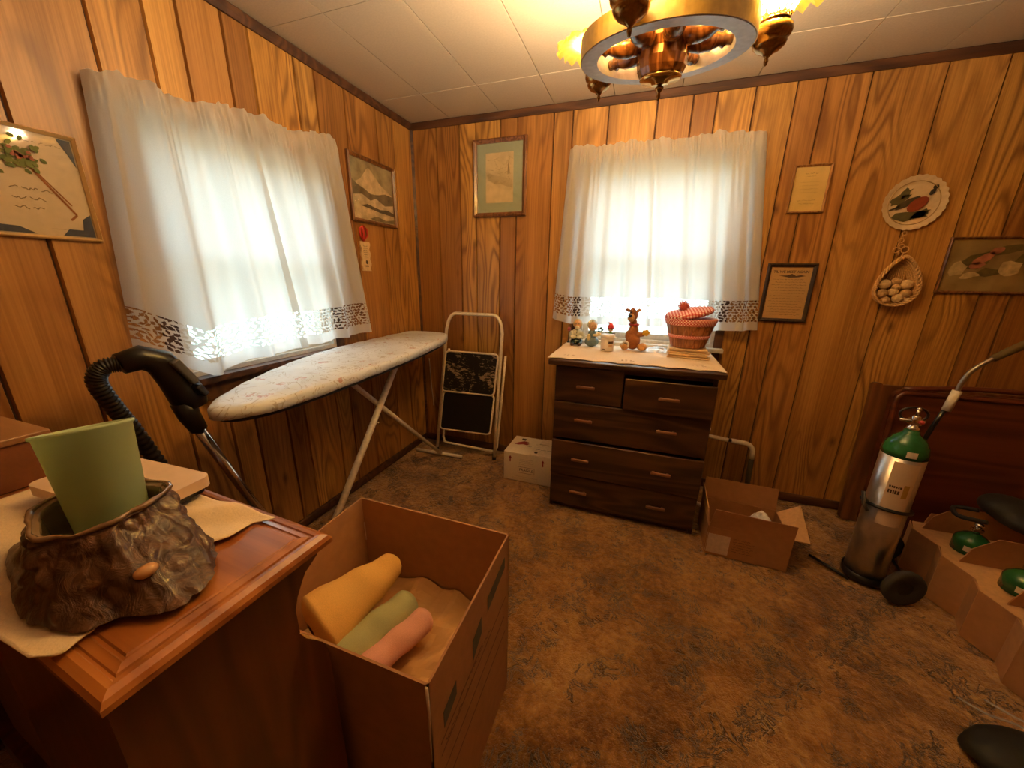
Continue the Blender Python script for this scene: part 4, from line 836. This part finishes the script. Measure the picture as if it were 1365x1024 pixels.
m = MB(); ptp.rect(m, .06, .09, .20, .23); ptp.script(m, .19, .30, .09, .014, .004); ptp.disc(m, .21, .04, .012, .012, .004); ptp.script(m, .13, .16, .12, .01, .0006); m.build('lid_print', INK, wc)

# ------------------------------------------------------------------ white bent tubes behind the dresser
wt = thing('walker_frame', 'cream bent tube frame with a dark grip standing between dresser and wall', 'frame', (2.15, -.09, 0))
def Wp(x, y, z): return (x-2.15, y+.09, z)
MB().tube([Wp(2.01, -.085, .40), Wp(2.185, -.085, .385)], .0125, 12).build('cross_tube', CREAMT, wt)
MB().tube([Wp(2.185, -.085, .385), Wp(2.203, -.085, .3835)], .0095, 12).build('joint', BLACK, wt)
MB().tube([Wp(2.203, -.085, .3835)]+[Wp(2.27+.055*math.sin(a), -.085, .325+.055*math.cos(a)) for a in [PI/2*k/8 for k in range(9)]]+[Wp(2.327, -.085, .285)], .0140, 12).build('bent_tube', CREAMT, wt)
MB().tube([Wp(2.327, -.085, .285), Wp(2.337, -.085, .02)], .0150, 12).build('lower_leg', plain('dark_olive_tube', (.06, .045, .02), .6), wt)
MB().tube([Wp(2.067, -.10, .445), Wp(2.067, -.075, .445)], .013, 16).build('knob', CREAMT, wt)
MB().tube([Wp(2.067, -.085, .44), Wp(2.06, -.085, .39)], .006, 8).build('knob_post', CREAMT, wt)
MB().tube([Wp(2.00, -.085, .395), Wp(2.00, -.085, .03), Wp(2.01, -.14, .018), Wp(2.035, -.26, .022), Wp(2.10, -.31, .018)], .011, 10).build('foot_tube', CREAMT, wt)

# ------------------------------------------------------------------ open brown carton
oc = thing('carton', 'open brown cardboard carton with flaps up and a white label, right of the dresser', 'box', (2.22, -.56, 0), rotz=-.03)
def wallp(nm, quad, th, mat, par):   # thin board between four points
    a, b, c, d = [Vector(q) for q in quad]; n = (b-a).cross(d-a).normalized()*th
    return MB().add([a, b, c, d, a+n, b+n, c+n, d+n], [(0, 3, 2, 1), (4, 5, 6, 7), (0, 1, 5, 4), (1, 2, 6, 5), (2, 3, 7, 6), (3, 0, 4, 7)]).build(nm, mat, par)
A0, A1, B0, B1, zb, zf = -.185, .160, -.128, .150, .155, .262
wallp('front_side', [(A0, B0, 0), (A1, B0, 0), (A1, B0, zb), (A0, B0, zb)], .004, CARD, oc)
wallp('front_flap', [(A0, B0, zb+.001), (A1, B0, zb+.001), (A1+.002, B0-.004, zf-.012), (A0+.012, B0-.012, zf)], .004, CARD, oc)
wallp('back_side', [(A0, B1, 0), (A1, B1, 0), (A1, B1, zb), (A0, B1, zb)], .004, CARD, oc)
wallp('back_flap', [(A0, B1, zb+.001), (A1, B1, zb+.001), (A1, B1+.02, zf+.006), (A0, B1+.02, zf+.006)], .004, CARD, oc)
wallp('left_side', [(A0, B0+.004, 0), (A0, B0+.004, zb), (A0, B1, zb), (A0, B1, 0)], .004, CARD, oc)
lab(wallp('left_flap', [(A0, B0+.004, zb+.001), (A0-.010, B0+.02, zf-.02), (A0-.010, B1-.02, zf-.01), (A0, B1, zb+.001)], .004, CARDL, oc), 'cardboard flap coloured paler as if lit')  # pale board colour imitates light on the flap's inner face
wallp('right_side', [(A1, B0+.004, 0), (A1, B1, 0), (A1, B1, zb), (A1, B0+.004, zb)], .004, CARD, oc)
wallp('right_flap', [(A1, B0+.03, zb+.001), (A1, B1-.02, zb+.001), (A1+.085, B1-.04, zb+.075), (A1+.085, B0+.05, zb-.01)], .004, CARDL, oc)  # paler tan stands in for light on the opened flap
wallp('bottom', [(A0, B0+.004, .001), (A1, B0+.004, .001), (A1, B1, .001), (A0, B1, .001)], .004, CARD, oc)
pf = Plane((A0, B0-.0045, 0), (1, 0, 0), (0, 0, 1), (0, -1, 0)); m = MB(); pf.rect(m, .002, .098, .012, .120, .0005, .0006); lb = m.build('white_label', plain('grey_label', (.62, .47, .34), .5), oc)
m = MB(); m.box(A0-.0008, A0-.0002, B0, B0+.10, .012, .120); m.build('white_label', MATS['grey_label'], oc)
m = MB(); [pf.script(m, .11+.0, .19+.01*(k % 2), .112-.014*k, .009, .0006) for k in range(6)]; m.build('stamp_print', plain('dark_stamp', (.15, .07, .03), .8), oc)
CR = glassy('white_foil', (.8, .76, .72), rough=.15, trans=False)
o = MB().grid(lambda u, v: (.03+.12*u+.008*fracn(u*5, v*6), B0+.02+.20*v, .10+.105*math.sin(PI*min(1, u+.15))*math.sin(PI*(.15+.7*v))+.018*fracn(u*7, v*7, 4)), 22, 26, smooth=False).build('foil_bag', CR, None)
o.location = (2.22, -.56, 0); o.rotation_euler = (0, 0, -.03); solidify(o, .001); tag(o, 'crumpled shiny white plastic bag inside the open brown carton', 'bag')

# ------------------------------------------------------------------ mahogany boards on the back wall
hb_ = thing('table_leaf', 'dark mahogany round-cornered folding table leaning on the back wall behind the oxygen cart', 'table', (3.2, -.145, 0))
def rrect(x0, x1, z0, z1, r, k=6, arch_=0.0):
    P_ = []
    for (cx, cz, a0) in ((x1-r, z1-r, 0), (x0+r, z1-r, PI/2), (x0+r, z0+r, PI), (x1-r, z0+r, 3*PI/2)):
        for i in range(k+1): a = a0+PI/2*i/k; P_.append((cx+r*math.cos(a), cz+r*math.sin(a)))
    return P_
Mt = Matrix.Translation((0, 0, 0)) @ Matrix.Rotation(-.07, 4, 'X')
MB().prism(rrect(-.33, .72, .0, .80, .05), -.03, .0, 'y', Mt).build('top_panel', MAHOG, hb_)
P_ = rrect(-.315, .705, .015, .785, .045); MB().tube([Mt @ Vector((x, -.032, z)) for x, z in P_], .012, 8, closed=True).build('edge_moulding', MAHOG, hb_)
MB().tube([Mt @ Vector((x, .0, .80+.03*math.sin(PI*(x+.28)/.75))) for x in [-.28+.75*k/14 for k in range(15)]], .013, 8).build('arched_rail', MAHOG, hb_)
h2 = thing('headboard', 'reddish brown wooden board against the back wall behind the mahogany table', 'headboard', (3.2, -.072, 0))
MB().prism(rrect(-.375, .6, .0, .80, .03), -.028, -.004, 'y', Mt).build('board', wood('red_brown_wood', (.13, .045, .015), (.20, .07, .024), (.27, .10, .035), 'z', 1, .4, .2), h2)
MB().prism(rrect(-.385, -.345, .0, .81, .015), -.036, -.001, 'y', Mt).build('side_stile', MATS['red_brown_wood'], h2)

# ------------------------------------------------------------------ oxygen cylinder on cart
GRN = plain('green_enamel', (.02, .13, .035), .22); ALU = plain('brushed_aluminium', (.56, .50, .44), .30, .9, vary=.06)
ox = thing('oxygen_cylinder', 'tall silver oxygen cylinder with green shoulder strapped in the cart', 'gas cylinder', (2.706, -.60, .03))
rc = .071
MB().lathe([(0, 0), (rc-.006, 0), (rc, .006), (rc, .615), (0, .615)], 40).build('tank', ALU, ox)
MB().lathe([(rc+.0005, .60), (rc+.0005, .622), (rc*.93, .648), (rc*.72, .676), (rc*.42, .695), (.026, .700), (.024, .712), (0, .712)], 40).build('green_shoulder', GRN, ox)
m = MB(); m.lathe([(0, .712), (.020, .712), (.020, .724), (.014, .728), (.014, .77), (.010, .775), (0, .775)], 18); m.box(-.018, .018, -.014, .014, .735, .762, bev=.003); m.tube([(0, 0, .765), (0, 0, .80)], .006, 8); m.ell((0, 0, .802), .008); m.tube([(-.05, 0, .752), (.03, 0, .752)], .006, 8); m.build('valve', CHROME, ox)
MB().ell((.012, -.018, .752), .008).build('red_knob', plain('red_plastic', (.6, .05, .04), .3), ox)
MB().tube([(.045*math.cos(a)-.005, .010, .775+.03*math.sin(a)) for a in [2*PI*k/20 for k in range(20)]], .005, 8, closed=True).build('valve_guard', BLACK, ox)
LBL = plain('paper_label', (.66, .50, .33), .55, vary=.07, bscale=14)
wrap(rc+.0008, -2.35, -1.20, .29, .585, 'paper_label', LBL, ox); wrap(rc+.0016, -2.0, -1.55, .612, .638, 'white_sticker', plain('white_sticker', (.78, .66, .52), .5), ox)
def cyl_script(t0, t1, z, h, r):
    m = MB(); t = t0
    while t < t1:
        w2 = random.uniform(.05, .09); m.grid(lambda u, v: (r*math.cos(t+w2*u), r*math.sin(t+w2*u), z+h*(v-.5)), 3, 1); t += w2*1.35
    return m
cyl_script(-2.25, -1.75, .475, .009, rc+.0022).build('label_print', INK, ox); cyl_script(-2.25, -1.85, .452, .016, rc+.0022).build('label_print', INK, ox)
wrap(rc+.0022, -1.65, -1.40, .43, .49, 'hazard_mark', plain('ochre_mark', (.40, .24, .06), .6), ox)
ct = thing('oxygen_cart', 'black two-wheeled oxygen cart with tall bent handle holding the silver cylinder', 'cart', (2.74, -.57, 0))
def Q(x, y, z): return (x-2.74, y+.57, z)
m = MB(); m.lathe([(0, .008), (.076, .008), (.079, .014), (.080, .046), (.076, .046), (.075, .026), (0, .026)], 32, cx=2.706-2.74, cy=-.03); m.build('base_cup', BLACK, ct)
m = MB(); m.tube([(2.706-2.74+(rc+.008)*math.cos(2*PI*k/36), -.03+(rc+.008)*math.sin(2*PI*k/36), .385+.012*math.cos(2*PI*k/36+2)) for k in range(36)], .0075, 8, closed=True); m.build('clamp_ring', BLACK, ct)
MB().tube([Q(2.625, -.62, .40), Q(2.600, -.64, .425), Q(2.590, -.645, .455), Q(2.60, -.655, .40), Q(2.615, -.66, .375)], .007, 8).build('clamp_lever', plain('grey_lever', (.10, .09, .08), .3), ct)
MB().tube([Q(2.76, -.50, .03), Q(2.785, -.50, .30), Q(2.812, -.50, .62)], .009, 10).build('lower_pole', BLACK, ct)
MB().tube([Q(2.80, -.50, .60), Q(2.833, -.50, .765), Q(2.845, -.50, .815)], .0085, 10).build('pole', BLACK, ct)
MB().tube([Q(2.850, -.50, .812), Q(2.862, -.50, .90)], .0150, 14).build('white_sleeve', plain('white_tape', (.76, .66, .52), .5), ct)
MB().tube(spline([Q(2.861, -.50, .895), Q(2.868, -.50, .945), Q(2.882, -.50, .985), Q(2.905, -.50, 1.015), Q(2.935, -.50, 1.045)], 5), .0085, 10).build('bent_tube', plain('grey_metal', (.32, .27, .22), .3, .8), ct)
MB().tube([Q(2.93, -.50, 1.040), Q(2.97, -.50, 1.075), Q(3.02, -.50, 1.115), Q(3.04, -.50, 1.128)], [.013, .015, .016, .014], 12).build('grip', plain('olive_foam_grip', (.11, .07, .02), .9), ct)
for (wx, wy) in ((2.772, -.735), (2.845, -.44)):
    Mw = Matrix.Translation(Q(wx, wy, .082)) @ Matrix.Rotation(.25, 4, 'Z') @ Matrix.Rotation(PI/2, 4, 'X')
    wo_ = MB().lathe([(.030, -.012), (.066, -.016), (.078, -.014), (.082, 0), (.078, .014), (.066, .016), (.030, .012), (.030, -.012)], 32, Mw).build('wheel', DKGREY, ct)
    MB().lathe([(0, -.010), (.012, -.016), (.030, -.010), (.064, -.006), (.064, .006), (.030, .010), (0, .012)], 24, Mw).build('wheel_hub', BLACKM, wo_)
MB().tube([Q(2.772, -.735, .082), Q(2.82, -.64, .075), Q(2.845, -.44, .082)], .006, 8).build('axle', BLACK, ct)
MB().tube([Q(2.63, -.66, .012), Q(2.58, -.60, .012), Q(2.52, -.54, .014)], .007, 8).build('foot_rest', BLACK, ct)

# ------------------------------------------------------------------ cylinder carton with dividers and small green cylinders
cc = thing('divided_carton', 'brown cardboard carton with dividers holding small green gas cylinders, at the right edge', 'box', (3.25, -.78, 0))
X_, Y0_, Y1_ = -.29, .42, -.62   # local
zz_ = []; yy = Y0_; k = 0
while yy > Y1_: zz_.append((X_-(.045 if k % 2 else 0), yy)); yy -= .095; k += 1
for i in range(len(zz_)-1):
    (xa, ya), (xb, yb) = zz_[i], zz_[i+1]
    wallp('folded_panel', [(xa, ya, .0), (xb, yb, .0), (xb, yb, .215-.012*(i % 2)), (xa, ya, .215-.012*((i+1) % 2))], .004, CARD if i % 2 else CARDI, cc)  # alternate facets paler: light and shade of the folds put into the colour
sh_ = MB().prism([(a+.005, b) for a, b in zz_]+[(.295, zz_[-1][1]), (.295, Y0_)], .198, .202, 'z').build('shelf', CARDL, cc)
for i, yv in enumerate((.36, .135, -.09, -.315, -.54)):
    P_ = [(X_+.01, .205), (X_+.035, .275), (X_+.10, .335), (X_+.26, .335), (X_+.42, .30), (.30, .205)]
    m = MB().prism(P_, yv, yv+.004, 'y'); m.build('divider', CARD, cc)
wallp('back_panel', [(.30, Y0_, 0), (.30, Y1_, 0), (.30, Y1_, .33), (.30, Y0_, .33)], -.004, CARD, cc); wallp('end_panel', [(X_, Y0_, 0), (.30, Y0_, 0), (.30, Y0_, .26), (X_+.06, Y0_, .26)], .004, CARD, cc)
wallp('end_panel', [(X_, Y1_, 0), (.30, Y1_, 0), (.30, Y1_, .26), (X_+.06, Y1_, .26)], .004, CARD, cc)
for k, (x, y, l) in enumerate(((3.055, -.550, 'small green gas cylinder in the farther cell of the divided carton'), (3.068, -.775, 'small green gas cylinder in the nearer cell of the divided carton'))):
    g = thing('gas_cylinder', l, 'gas cylinder', (x, y, .206)); r = .055
    MB().lathe([(0, 0), (r, 0), (r, .05), (r*.93, .062), (r*.6, .080), (r*.3, .088), (.014, .09), (0, .09)], 28).build('green_tank', GRN, g)
    m = MB(); m.lathe([(0, .09), (.011, .09), (.011, .125), (0, .125)], 14); m.box(-.018, .018, -.010, .010, .098, .114, bev=.003); m.lathe([(0, .125), (.014, .127), (.016, .133), (.010, .139), (0, .140)], 14); m.build('valve', CHROME, g)
    wrap(r+.001, -2.5, -1.9, .018, .042, 'white_sticker', MATS['white_sticker'], g)
bg = thing('black_bag', 'black soft shoulder bag lying on top of the divided carton at the right edge', 'bag', (3.17, -.55, .345))
blob('bag_body', BLACKM, bg, [((.04, 0, .05), (.13, .15, .05)), ((.06, -.10, .06), (.10, .10, .06)), ((-.02, .04, .07), (.09, .09, .05))], .012)
MB().tube(spline([(-.12, .02, .05), (-.17, .06, .03), (-.19, .0, .02), (-.14, -.06, .04)], 6), .009, 8).build('strap', BLACKM, bg)
b2 = thing('black_bag', 'black soft bag lying on the carpet in the bottom right corner of the photo', 'bag', (2.78, -1.34, 0))
blob('bag_body', BLACKM, b2, [((0, 0, .035), (.16, .10, .055)), ((.12, -.03, .035), (.14, .10, .05)), ((-.08, .02, .015), (.08, .05, .022))], .010)
CT = NT('clear_tube'); CT.set(Roughness=.08, Alpha=.35); CT.b.inputs['Base Color'].default_value = (.8, .74, .68, 1); CT = CT.m
tb = tag(MB().tube(spline([(2.72, -1.15, .012), (2.74, -1.22, .05), (2.76, -1.28, .10), (2.80, -1.34, .11), (2.86, -1.38, .10), (2.95, -1.36, .02), (3.02, -1.30, .012)], 8), .004, 8).build('oxygen_tube', CT), 'clear plastic tubing lying over the black bag on the carpet', 'tube')
tb = tag(MB().tube(spline([(2.80, -1.13, .012), (2.84, -1.20, .04), (2.90, -1.25, .075), (2.98, -1.27, .03), (3.05, -1.2, .012)], 8), .004, 8).build('oxygen_tube', CT), 'clear plastic tubing looping on the carpet beyond the black bag', 'tube')

# ------------------------------------------------------------------ big cardboard box with towels
bb = thing('moving_box', 'large open cardboard box in the foreground, with rolled towels inside', 'box', (1.045, -1.825, 0))
bx0, bx1, by0, by1, bz = -.268, .262, -.225, .215, .60
wallp('near_side', [(bx0, by0, 0), (bx1, by0, 0), (bx1, by0, bz), (bx0, by0, bz)], -.005, CARD, bb)
wallp('far_side', [(bx0, by1, 0), (bx1, by1, 0), (bx1, by1, bz), (bx0, by1, bz)], .005, CARDI, bb)
wallp('left_side', [(bx0, by0, 0), (bx0, by1, 0), (bx0, by1, bz), (bx0, by0, bz)], .005, CARDI, bb)
wallp('right_side', [(bx1, by0, 0), (bx1, by1, 0), (bx1, by1, bz), (bx1, by0, bz)], -.005, CARD, bb)
wallp('bottom', [(bx0+.006, by0+.006, .002), (bx1-.006, by0+.006, .002), (bx1-.006, by1-.006, .002), (bx0+.006, by1-.006, .002)], .004, CARD, bb)
m = MB(); m.tube([(bx1-.002, by0-.002, bz-.002), (bx1+.001, by0-.003, bz-.07), (bx1-.001, by0-.002, bz-.14), (bx1, by0-.003, bz-.20)], [.0035, .0028, .002, .001], 6); m.build('torn_seam', plain('torn_paper', (.72, .55, .40), .9), bb)
m = MB(); m.tube([(bx0+.010, by1-.010, bz-.09), (bx0+.010, by1-.010, bz-.16)], .002, 5); m.build('glue_seam', MATS['torn_paper'], bb)
ps = Plane((bx1+.0005, by0, 0), (0, 1, 0), (0, 0, 1), (1, 0, 0))
for P__ in ([(.275, .485), (.40, .515), (.40, .552), (.275, .53)], [(.185, .43), (.235, .46), (.235, .51), (.185, .49)], [(.045, .42), (.10, .44), (.10, .48), (.045, .465)]):
    m = MB(); ps.poly(m, P__, .0008); m.build('block_print', INKG, bb)
m = MB(); ps.stroke(m, [(.03, .36), (.41, .40)], .004, .0008); ps.stroke(m, [(.03, .395), (.24, .418)], .004, .0008); ps.script(m, .12, .30, .405, .014, .0008); ps.script(m, .05, .20, .375, .016, .0008); ps.stroke(m, [(.02, .30), (.40, .335)], .005, .0008); ps.stroke(m, [(.02, .24), (.41, .27)], .005, .0008); m.build('line_print', plain('dull_box_ink', (.20, .09, .045), .85), bb)
# crumpled kraft paper filling
kp = thing('packing_paper', 'crumpled tan packing paper filling the big cardboard box under the towels', 'paper', (1.045, -1.825, 0))
KR = plain('kraft_paper', (.66, .38, .14), .8, vary=.1, bscale=8)
MB().grid(lambda u, v: (bx0+.010+u*(bx1-bx0-.020), by0+.012+v*(by1-by0-.024), .335+.045*fracn(u*3, v*3, 8)+.018*fracn(u*8, v*8, 1)+.05*max(0, u-.75)*(1-v)), 30, 26, smooth=False).build('paper_sheet', KR, kp)
MB().box(bx0+.012, bx1-.012, by0+.012, by1-.012, .01, .27).build('paper_bulk', KR, kp)
def roll(label, p0, p1, r0, r1, flat, mat, group=None):
    p0, p1 = Vector(p0), Vector(p1); c = (p0+p1)/2; th = thing('rolled_towel', label, 'towel', tuple(c)); d = (p1-p0); L_ = d.length; rot = d.to_track_quat('X', 'Z').to_matrix().to_4x4()
    def pt(u, v):
        t = 2*PI*u; e = min(1, (v/.08))**.5*min(1, (1-v)/.08)**.5 if 0 < v < 1 else 0.0
        r = (r0+(r1-r0)*v)*(.25+.75*e)*(1+.05*fracn(u*3, v*4, 3)); return rot @ Vector(((v-.5)*L_, r*math.cos(t), r*flat*math.sin(t)*(1+.12*math.sin(t))+.006*fracn(v*6, u*4, 9)))
    MB().grid(pt, 36, 40, closeu=True).build('towel_roll', mat, th)
    return th
YT = plain('yellow_terry', (.92, .52, .13), .97, bump=.35, bscale=600, vary=.10); GT = plain('sage_terry', (.46, .46, .22), .97, bump=.35, bscale=600, vary=.08); PT = plain('rose_terry', (.85, .42, .30), .97, bump=.35, bscale=600, vary=.08)
roll('plump yellow rolled towel leaning in the big cardboard box, left of the others', (.880, -1.938, .425), (.968, -1.685, .468), .096, .036, .85, YT)
g = roll('sage green rolled towel in the big cardboard box, between yellow and pink', (.965, -1.985, .385), (1.058, -1.742, .405), .050, .044, .8, GT)
roll('pink rolled towel in the big cardboard box, right of the green one', (1.035, -1.99, .375), (1.125, -1.765, .395), .036, .036, .85, PT)

# ------------------------------------------------------------------ foreground desk
dk = thing('desk', 'reddish wooden spinet-style cabinet desk in the left foreground', 'desk', (.6, -2.2, 0), rotz=-.06)
def D(mb, nm, mat, par=dk): return mb.build(nm, mat, par, world=True)
PR = [(-2.335, .08), (-2.335, .874), (-2.062, .874), (-2.066, .848), (-2.082, .838), (-2.092, .832), (-2.100, .82), (-2.112, .798), (-2.120, .775), (-2.124, .752), (-2.120, .728), (-2.110, .705), (-2.095, .685), (-2.082, .665), (-2.076, .64), (-2.073, .60), (-2.073, .08)]
PR = [(a+.026, b) for a, b in PR]
D(MB().prism(PR, 1.072, 1.102, 'x'), 'end_panel', DESKD); D(MB().prism(PR, .03, .06, 'x'), 'end_panel', DESKD)
D(MB().box(.68, 1.072, -2.309, -2.289, .08, .874), 'back_panel', DESKD); D(MB().box(.06, .68, -2.275, -2.26, .08, .874), 'inset_back', plain('hardboard', (.20, .10, .045), .7))
D(MB().box(.06, 1.072, -2.095, -2.075, .08, .874), 'front_panel', DESKD); D(MB().box(.06, 1.10, -2.30, -2.055, 0, .08), 'plinth', DESKD)
tp_mb = MB(); xa, xb, ya, yb = .03, 1.133, -2.318, -2.030
lay = [(0.012, .874), (.004, .876), (0, .879), (0, .887), (.004, .893), (.012, .897), (.018, .8965), (.0195, .8945), (.022, .8945), (.0235, .897), (.032, .900), (.034, .898), (.037, .898), (.039, .900)]
vs = [(x, y, z) for i_, z in lay for x, y in ((xa+i_, ya+i_), (xb-i_, ya+i_), (xb-i_, yb-i_), (xa+i_, yb-i_))]
fs = [(i*4+k, i*4+(k+1) % 4, (i+1)*4+(k+1) % 4, (i+1)*4+k) for i in range(len(lay)-1) for k in range(4)]+[(3, 2, 1, 0), tuple((len(lay)-1)*4+k for k in range(4))]
D(tp_mb.add(vs, fs), 'top', DESKW)
# raised music cabinet at left end
lc = thing('wooden_chest', 'small reddish wooden chest standing on the left end of the desk', 'chest', (.27, -2.22, .901))
MB().box(-.20, .205, -.09, .095, 0, .092, bev=.003).build('chest_body', wood('chest_red_wood', (.15, .045, .012), (.20, .062, .017), (.26, .085, .025), 'x', 1, .5, .1), lc); MB().box(-.205, .212, -.095, .102, .093, .107, bev=.003).build('chest_lid', wood('chest_top_wood', (.20, .08, .025), (.30, .13, .045), (.38, .18, .07), 'x', 1, .35, .3), lc)
# cream cloth
dc = thing('table_cloth', 'cream cloth with a scalloped edge spread over the foreground desk top', 'cloth', (.75, -2.2, .9))
POLY = [(.50, -2.062), (1.028, -2.060), (1.030, -2.075), (1.005, -2.10), (1.008, -2.135), (.995, -2.165), (.985, -2.20), (.982, -2.25), (1.00, -2.30), (1.028, -2.318), (1.030, -2.338), (1.005, -2.352), (.97, -2.362), (.90, -2.358), (.50, -2.352)]
def cloth_edge(y):
    pts = [(-2.06, 1.035), (-2.080, 1.030), (-2.10, 1.006), (-2.135, 1.010), (-2.165, .996), (-2.22, .985), (-2.28, .998), (-2.31, 1.022), (-2.335, 1.028), (-2.352, 1.000), (-2.362, .96)]
    for (a, p), (b, q) in zip(pts, pts[1:]):
        if b <= y <= a: t = (a-y)/(a-b); t = t*t*(3-2*t); return p+(q-p)*t
    return pts[0][1] if y > -2.06 else pts[-1][1]
def cl(u, v):
    y = -2.075-.275*v; x = .50+(cloth_edge(y)-.50)*u
    z = .0035+.0035*max(0, fracn(x*16, y*16, 2))+.011*abs(math.sin((x-y*1.5)*22))**2*max(0, 1-abs(x-.93)/.13)*(1 if y > -2.2 else .15)
    return (x-.75, y+2.2, z)
o = MB().grid(cl, 90, 70).build('cloth', plain('desk_cloth', (.86, .66, .42), .9, bump=.25, bscale=300, vary=.05), dc); solidify(o, .0015, 1)
# white tray / flat box
tr = thing('plastic_tray', 'flat white plastic box with a black corner foot lying behind the green cup', 'box', (.71, -2.125, .914), rotz=.04)
MB().prism(rrect(-.135, .145, -.070, .062, .018), .012, .032, 'z').build('tray_body', plain('tray_plastic', (.78, .56, .38), .35, vary=.03), tr)
MB().prism(rrect(-.125, .137, -.062, .054, .014), .001, .012, 'z').build('tray_base', BLACK, tr); MB().box(.120, .152, -.078, -.052, .0005, .012, bev=.003).build('foot', BLACK, tr)
# tree stump planter
sp_ = thing('stump_planter', 'glazed brown ceramic planter shaped like a bark-covered tree stump', 'planter', (.93, -2.235, .9105))
BARK = NT('bark_glaze'); v = BARK.co(); n1 = BARK.noise(BARK.co('Object', (1, 1, .35)), 42, 4, .65, .8); n2 = BARK.noise(v, 16, 3)
BARK.l(BARK.mix(BARK.math('GREATER_THAN', n2, .66), BARK.ramp(n1, [(.3, (.035, .013, .005)), (.52, (.080, .030, .010)), (.72, (.17, .070, .024))]), (.11, .045, .016)), BARK.b.inputs['Base Color']); BARK.set(Roughness=.5, Coat_Weight=.2, Coat_Roughness=.12); BARK.bump(n1, .7, .008); BARK = BARK.m
ht = .088
def stump(u, v):
    t = 2*PI*u; q = 1-v
    cx, cy = -.032*v, .012*v
    rx = .074+(.138-.070)*q**2.1+.012*q*math.cos(3*t+.6)+.085*max(0, -math.cos(t))**2*q**.8; ry = .068+(.090-.066)*q**1.5+.008*q*math.sin(4*t)
    dsp = .016*fracn(math.cos(t)*2.4, math.sin(t)*2.4, v*1.6)+.014*abs(fracn(math.cos(t)*4, math.sin(t)*4, v*4.5))+.003*fracn(math.cos(t)*14, math.sin(t)*14, v*5)
    if v > .93: dsp *= .4
    kn = .020*math.exp(-((((t+PI) % (2*PI)-PI)-(-.5))/.30)**2-((v-.42)/.20)**2)
    r = 1+(dsp+kn)/rx
    z = ht*v*(1+.06*math.sin(2*t+1)*v); return (cx+rx*r*math.cos(t), cy+ry*r*math.sin(t), z)
def inner(u, v):
    t = 2*PI*u; k = .83-.12*v; a = stump(u, 1.0); cx, cy = -.032, .012
    if v <= .0: return a
    b = v; r_in = .90-.12*b; return (cx+(a[0]-cx)*r_in, cy+(a[1]-cy)*r_in, a[2]-(.003 if b < .2 else ht*.86*(b-.1)/.9))
mb = MB().grid(stump, 180, 70, closeu=True); mb.build('bark_wall', BARK, sp_)
mi = MB().grid(inner, 90, 12, closeu=True); mi.lathe([(.050, .012), (0, .012)], 24, cx=-.032, cy=.012); mi.build('glazed_inside', plain('inside_glaze', (.20, .13, .07), .2, vary=.25, bscale=30, Coat_Weight=.6), sp_)
m = MB(); 
m.tube([tuple(Vector(stump(k/60, 1.0))*1.0) for k in range(60)], [.0032+.0010*math.sin(k*.7) for k in range(60)], 8, closed=True); m.build('rim_lip', plain('rim_glaze', (.26, .15, .08), .2, Coat_Weight=.6, vary=.2), sp_)
MB().ell(tuple(Vector(stump(.955, .45))+Vector((.010, 0, 0))), (.010, .013, .008), 12, 8).build('broken_knot', plain('pale_chip', (.55, .28, .11), .4), sp_)
# green plastic cup
cp = thing('cup', 'light green plastic tumbler standing in the stump planter', 'cup', (.882, -2.212, .921), rot=(-.08, -.22, 0))
GC = NT('green_plastic'); GC.b.inputs['Base Color'].default_value = (.66, .76, .50, 1); GC.set(Roughness=.45)
gt = GC.n('ShaderNodeBsdfTranslucent'); gt.inputs[0].default_value = (.70, .82, .52, 1); gm = GC.n('ShaderNodeMixShader'); gm.inputs[0].default_value = .45
GC.l(GC.b.outputs[0], gm.inputs[1]); GC.l(gt.outputs[0], gm.inputs[2]); GC.l(gm.outputs[0], GC.out.inputs[0]); GC = GC.m
MB().lathe([(0, .0), (.036, .0), (.038, .003), (.0505, .176), (.0535, .178), (.0535, .182), (.050, .182), (.048, .178), (.0355, .006), (0, .005)], 56).build('cup_body', GC, cp)
